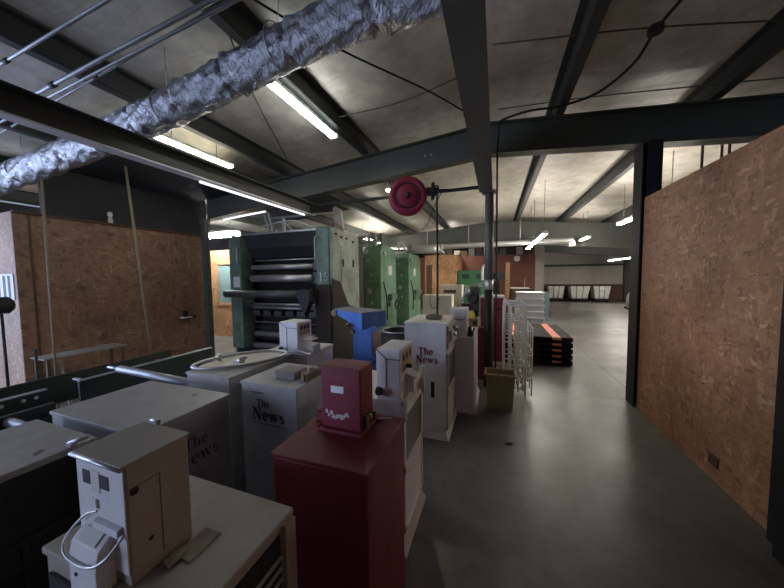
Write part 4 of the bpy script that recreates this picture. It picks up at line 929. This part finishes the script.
# pallets
def pallet(z, label):
    t = thing('plastic_pallet', (.7, 6.45, z), label, 'pallet', 'stacked black pallets')
    x0, x1, y0, y1 = .10, 1.27, 5.72, 7.2
    mb = MB(); mb.box(x0, x1, y0, y1, z+.055, z+.10)
    for ys_ in (y0+.02, (y0+y1)/2-.06, y1-.14):
        for xs_ in (x0+.02, (x0+x1)/2-.08, x1-.18): mb.box(xs_, xs_+.16, ys_, ys_+.12, z, z+.056)
    for xs_ in (x0, (x0+x1)/2-.05, x1-.1): mb.box(xs_, xs_+.1, y0-.006, y1+.006, z+.03, z+.06)
    mb.build('deck', 'pallet', t, .006)
    mb = MB()
    for xs_ in (.28, .95): mb.box(xs_, xs_+.14, y0-.008, y0, z+.055, z+.098); 
    mb.build('band', 'salmon', t)
    return t
labs = ['bottom black pallet resting on the floor', 'black pallet second from the bottom of the stack', 'black pallet in the middle of the stack', 'black pallet just under the topmost one', 'topmost black pallet with salmon strips across its deck']
for k in range(5):
    p = pallet(k*.104, labs[k])
    if k == 4:
        z = .416; B(.95, 1.08, 5.71, 7.21, z+.10, z+.104).build('top_strip', 'salmon', p); B(.28, .40, 5.71, 7.21, z+.10, z+.104).build('top_strip', 'salmon', p)
        mb = MB()
        for x in (.50, .72, 1.14):
            for y in (5.9, 6.5, 7.0): mb.box(x, x+.07, y, y+.14, z+.0995, z+.1015)
        mb.build('deck_hole', 'rubber', p)
# totes
tl = ['bottom', 'second lowest', 'third lowest', 'fourth lowest', 'fifth lowest', 'sixth lowest', 'second from top', 'topmost']
for k in range(8):
    z = k*.152; t = thing('plastic_tote', (.7, 7.75, z), 'milky white plastic tote, %s in the stack behind the pallets' % tl[k], 'tote', 'stacked white totes')
    mb = MB(); x0, x1, y0, y1 = .46, 1.07, 7.5, 7.95
    mb.hexa([(x0+.03, y0+.03, z), (x1-.03, y0+.03, z), (x1-.03, y1-.03, z), (x0+.03, y1-.03, z), (x0+.01, y0+.01, z+.13), (x1-.01, y0+.01, z+.13), (x1-.01, y1-.01, z+.13), (x0+.01, y1-.01, z+.13)]); mb.build('tub', 'tote', t, .006)
    B(x0, x1, y0, y1, z+.128, z+.15).build('rim', 'tote', t, .005)
# stitcher and bench beyond the small rack
t = thing('work_bench', (-.45, 5.4, 0), 'tan wooden bench behind the small white rack', 'bench')
B(-.95, -.32, 5.15, 5.7, .84, .88).build('benchtop', 'wood', t, .004); B(-.90, -.36, 5.2, 5.65, .5, .84).build('cupboard', 'wood', t, .004)
for x, y in ((-.94, 5.16), (-.38, 5.16), (-.94, 5.64), (-.38, 5.64)): B(x, x+.05, y, y+.05, 0, .84).build('leg', 'wood_dark', t)
t = thing('stitching_machine', (-.45, 5.4, .88), 'dark pulley machine with a pale lever arm on the bench', 'machine')
mb = MB(); mb.box(-.72, -.3, 5.3, 5.55, .88, 1.0); mb.prism([(-.78, .88), (-.3, .88), (-.3, 1.12), (-.62, 1.12), (-.74, 1.02)], 'y', 5.35, 5.55); mb.build('body', 'brownoil', t, .02)
mb = MB(); mb.lathe([(.07, -.03), (.09, -.02), (.09, .02), (.07, .03)], (-.4, 5.3, 1.22), 'y', 20); mb.lathe([(.05, -.03), (.05, .03)], (-.3, 5.3, 1.36), 'y', 20); mb.box(-.42, -.28, 5.32, 5.42, 1.0, 1.42); mb.build('pulley', 'roller_dark', t)
mb = MB(); mb.tube(bez([(-.66, 5.2, .95), (-.56, 5.2, 1.2), (-.46, 5.2, 1.42), (-.3, 5.2, 1.48), (.0, 5.15, 1.55)], 6), .02, 8); mb.cyl((-.48, 5.2, 1.25), (-.48, 5.2, 1.42), .035, 10); mb.build('lever_arm', 'galv', t)
mb = MB()
for k in range(40):
    pass
bm_ = mb.bm; rows = []
for i in range(9):
    row = []
    for j in range(7):
        x = -.60+.27*i/8; y = 5.0+.12*j/6; edge = min(i, 8-i, j, 6-j)
        row.append(bm_.verts.new((x, y+.0, (.885 if edge == 0 else (.93+random.uniform(0, .09))))))
    rows.append(row)
for i in range(8):
    for j in range(6): f = bm_.faces.new([rows[i][j], rows[i+1][j], rows[i+1][j+1], rows[i][j+1]]); f.smooth = True
bot = [[bm_.verts.new((v.co.x, v.co.y, .882)) for v in r_] for r_ in rows]
for i in range(8):
    for j in range(6): bm_.faces.new([bot[i][j], bot[i][j+1], bot[i+1][j+1], bot[i+1][j]])
bmesh.ops.translate(bm_, verts=bm_.verts[:], vec=(0, .16, 0))
tag(mb.build('yellow_rag', 'yellow'), 'crumpled yellow rag on the tan bench', 'rag')
t = thing('red_crate', (-.28, 4.72, 0), 'small red cabinet left of the round column', 'cabinet')
B(-.42, -.17, 4.62, 4.83, 0, .80).build('body', 'red', t, .006); B(-.42, -.17, 4.62, 4.83, .80, .815).build('top', 'red_box', t, .003)
# black barrel behind the white coin box
t = thing('waste_barrel', (-1.25, 3.75, 0), 'black barrel with a pale rim behind the blue rack', 'barrel')
MB().lathe([(.22, 0), (.24, .4), (.25, .88), (.235, .88), (.225, .4), (.2, .03)], (-1.25, 3.75, 0), 'z', 32).build('drum', 'black', t)
MB().torus((-1.25, 3.75, .885), .243, .012, 'z', 32).build('rim', 'galv', t)
# cream cabinets
t = thing('storage_cabinet', (-1.35, 7.2, 0), 'lower cream cabinet beyond the tall white rack', 'cabinet')
B(-1.71, -1.0, 6.95, 7.35, 0, 1.16).build('body', 'cream', t, .006)
mb = MB(); mb.box(-1.36, -1.352, 6.945, 6.95, .05, 1.1); mb.build('door_gap', 'black', t)
cable([(-1.50, 6.93, 1.16), (-1.52, 6.9, 1.0), (-1.45, 6.9, .85), (-1.35, 6.9, .9), (-1.3, 6.92, 1.1)], .008, 'black cable looped over the lower cream cabinet')
t = thing('storage_cabinet', (-1.1, 7.75, 0), 'taller pale green cabinet behind the lower cream one', 'cabinet')
mb = MB(); mb.box(-1.38, -.83, 7.6, 8.0, 0, 1.39); mb.build('body', 'cream', t, .006); B(-1.3, -.98, 7.595, 7.6, 1.18, 1.26).build('shelf_gap', 'wood_dark', t)
t = thing('locker', (-.9, 12.2, 0), 'dark green double locker against the brick wall', 'locker')
B(-1.46, -.3, 12.0, 12.5, 0, 1.84).build('body', 'locker', t, .01)
for x in (-1.44, -.87):
    d = B(x, x+.54, 11.98, 12.0, .05, 1.8).build('door', 'locker', t, .004)
    B(x+.12, x+.42, 11.975, 11.98, 1.5, 1.7).build('vent_panel', 'darkgreen', d); B(x+.2, x+.35, 11.965, 11.98, 1.2, 1.24).build('handle', 'galv', d)
t = thing('wall_clock', (.86, 13.97, 2.22), 'round white wall clock on the brick wall', 'clock')
MB().lathe([(.15, -.04), (.155, 0)], (.86, 13.998, 2.36), 'y', 28).build('case', 'black', t); MB().lathe([(.13, -.045), (.13, -.04)], (.86, 13.998, 2.36), 'y', 28).build('face', 'paper', t)
mb = MB(); mb.box(.855, .865, 13.948, 13.952, 2.36, 2.46); mb.box(.86, .93, 13.948, 13.952, 2.355, 2.365); mb.build('hands', 'black', t)
t = thing('sink_counter', (.95, 13.5, 0), 'dark sink cabinet with a white top against the brick wall', 'sink')
B(.62, 1.45, 13.2, 13.9, 0, 1.05).build('cabinet', 'wood_dark', t, .006); B(.58, 1.3, 13.15, 13.9, 1.05, 1.1).build('countertop', 'paper', t, .006)
MB().tube(bez([(1.15, 13.6, 1.1), (1.15, 13.6, 1.4), (1.15, 13.5, 1.46), (1.15, 13.4, 1.4)], 5), .02, 8).build('faucet', 'galv', t)
tag(B(.22, .32, 7.95, 8.0, 0, 1.95, rot=('Y', .01)).build('wooden_plank', 'wood'), 'tall upright wooden plank beside the dark machine', 'plank')
t = thing('drill_press', (-.05, 8.2, 0), 'dark machine with a curved white pipe behind the round column', 'machine')
B(-.25, .2, 8.05, 8.5, 0, 1.0).build('base', 'black', t, .01); B(-.1, .1, 8.2, 8.4, 1.0, 1.7).build('body', 'brownoil', t, .02)
mb = MB(); mb.lathe([(.12, -.04), (.12, .04)], (.13, 8.1, 1.62), 'y', 20); mb.cyl((.0, 8.12, 1.5), (.0, 8.2, 1.5), .08, 14); mb.build('flywheel', 'roller_dark', t)
MB().tube(bez([(-.35, 8.1, 1.5), (-.35, 8.1, 1.8), (-.28, 8.1, 1.92), (-.15, 8.1, 1.95)], 6), .035, 10).build('pipe', 'paper', t)
open_bin(1.62, 1.92, 12.3, 12.7, .98, .02, .01, 'tall_bin', 'bluegrey', 'tall blue-grey bin near the end of the brick wall', 'bin')
# loft clutter
random.seed(4)
x = -3.0; lab = ['brown carton', 'grey carton', 'tall dark carton', 'squat brown carton', 'narrow pale carton', 'wide dark carton', 'leaning grey board', 'small brown box', 'dark crate', 'pale crate', 'low grey box', 'tall brown box', 'black case']
struct(B(-9, 1.6, 14.12, 16.2, 2.44, 2.55).build('loft_floor', 'wood_dark'), 'loft floor above the brick wall')
for k, l in enumerate(lab):
    wd = .28; h = .25+random.uniform(0, .35)
    o = B(x, x+wd, 14.3, 14.8, 2.55, 2.55+h).build('storage_box', ('wood_dark', 'beam_green', 'brownoil', 'sheetwall')[k % 4], bevel=.005)
    tag(o, '%s in the loft above the brick wall' % l, 'box', 'boxes in the loft'); x += wd+.07
# carts
def cart(x0, x1, label):
    t = thing('canvas_cart', ((x0+x1)/2, 20.2, 0), label, 'cart', 'canvas carts by the far wall')
    y0, y1 = 19.8, 20.6
    mb = MB(); mb.hexa([(x0+.1, y0+.08, .2), (x1-.1, y0+.08, .2), (x1-.1, y1-.08, .2), (x0+.1, y1-.08, .2), (x0, y0, .95), (x1, y0, .95), (x1, y1, .95), (x0, y1, .95)]); mb.build('canvas_bag', 'canvas', t, .03)
    mb = MB()
    for a in ((x0, y0), (x1, y0)): pass
    mb.tube([(x0, y0, .96), (x1, y0, .96), (x1, y1, .96), (x0, y1, .96), (x0, y0, .96)], .02, 6)
    for x in (x0, x0+(x1-x0)*.33, x0+(x1-x0)*.66, x1): mb.tube([(x, y0-.01, .96), (x+(.1 if x < (x0+x1)/2 else -.1)*(1 if x in (x0, x1) else .3), y0+.06, .16)], .015, 6)
    mb.box(x0+.08, x1-.08, y0+.05, y1-.05, .12, .18); mb.build('frame', 'black', t)
    B((x0+x1)/2-.13, (x0+x1)/2+.13, y0-.02, y0-.005, .74, .92).build('label_card', 'paper', t)
    for a in ((x0+.15, y0+.12), (x1-.15, y0+.12), (x0+.15, y1-.12), (x1-.15, y1-.12)): MB().cyl((a[0]-.02, a[1], .06), (a[0]+.02, a[1], .06), .06, 12).build('caster', 'rubber', t)
cart(2.98, 3.9, 'grey canvas cart nearest the pale pilaster'); cart(4.16, 5.2, 'middle grey canvas cart with a fuller load'); cart(5.34, 6.22, 'grey canvas cart farthest right by the far wall')
t = thing('wrapped_bundle', (5.95, 16.0, 0), 'plastic-wrapped grey bundle at the edge of the black column', 'bundle')
mb = MB(); pr = [(.50, 0), (.56, .2), (.52, .5), (.42, .8), (.25, 1.0), (.08, 1.06)]; mb.lathe(pr, (6.2, 16.0, .08), 'z', 18)
for v in mb.bm.verts: v.co.x += random.uniform(-.03, .03); v.co.y += random.uniform(-.03, .03)
mb.build('wrapped_load', 'plasticwrap', t); B(5.7, 6.7, 15.5, 16.5, 0, .1).build('skid', 'wood_dark', t)
# bits
tag(B(.10, .16, 2.88, 2.91, 0, .012, rot=('Z', .5)).build('floor_scrap', 'rubber'), 'tiny dark scrap lying on the open floor', 'scrap')
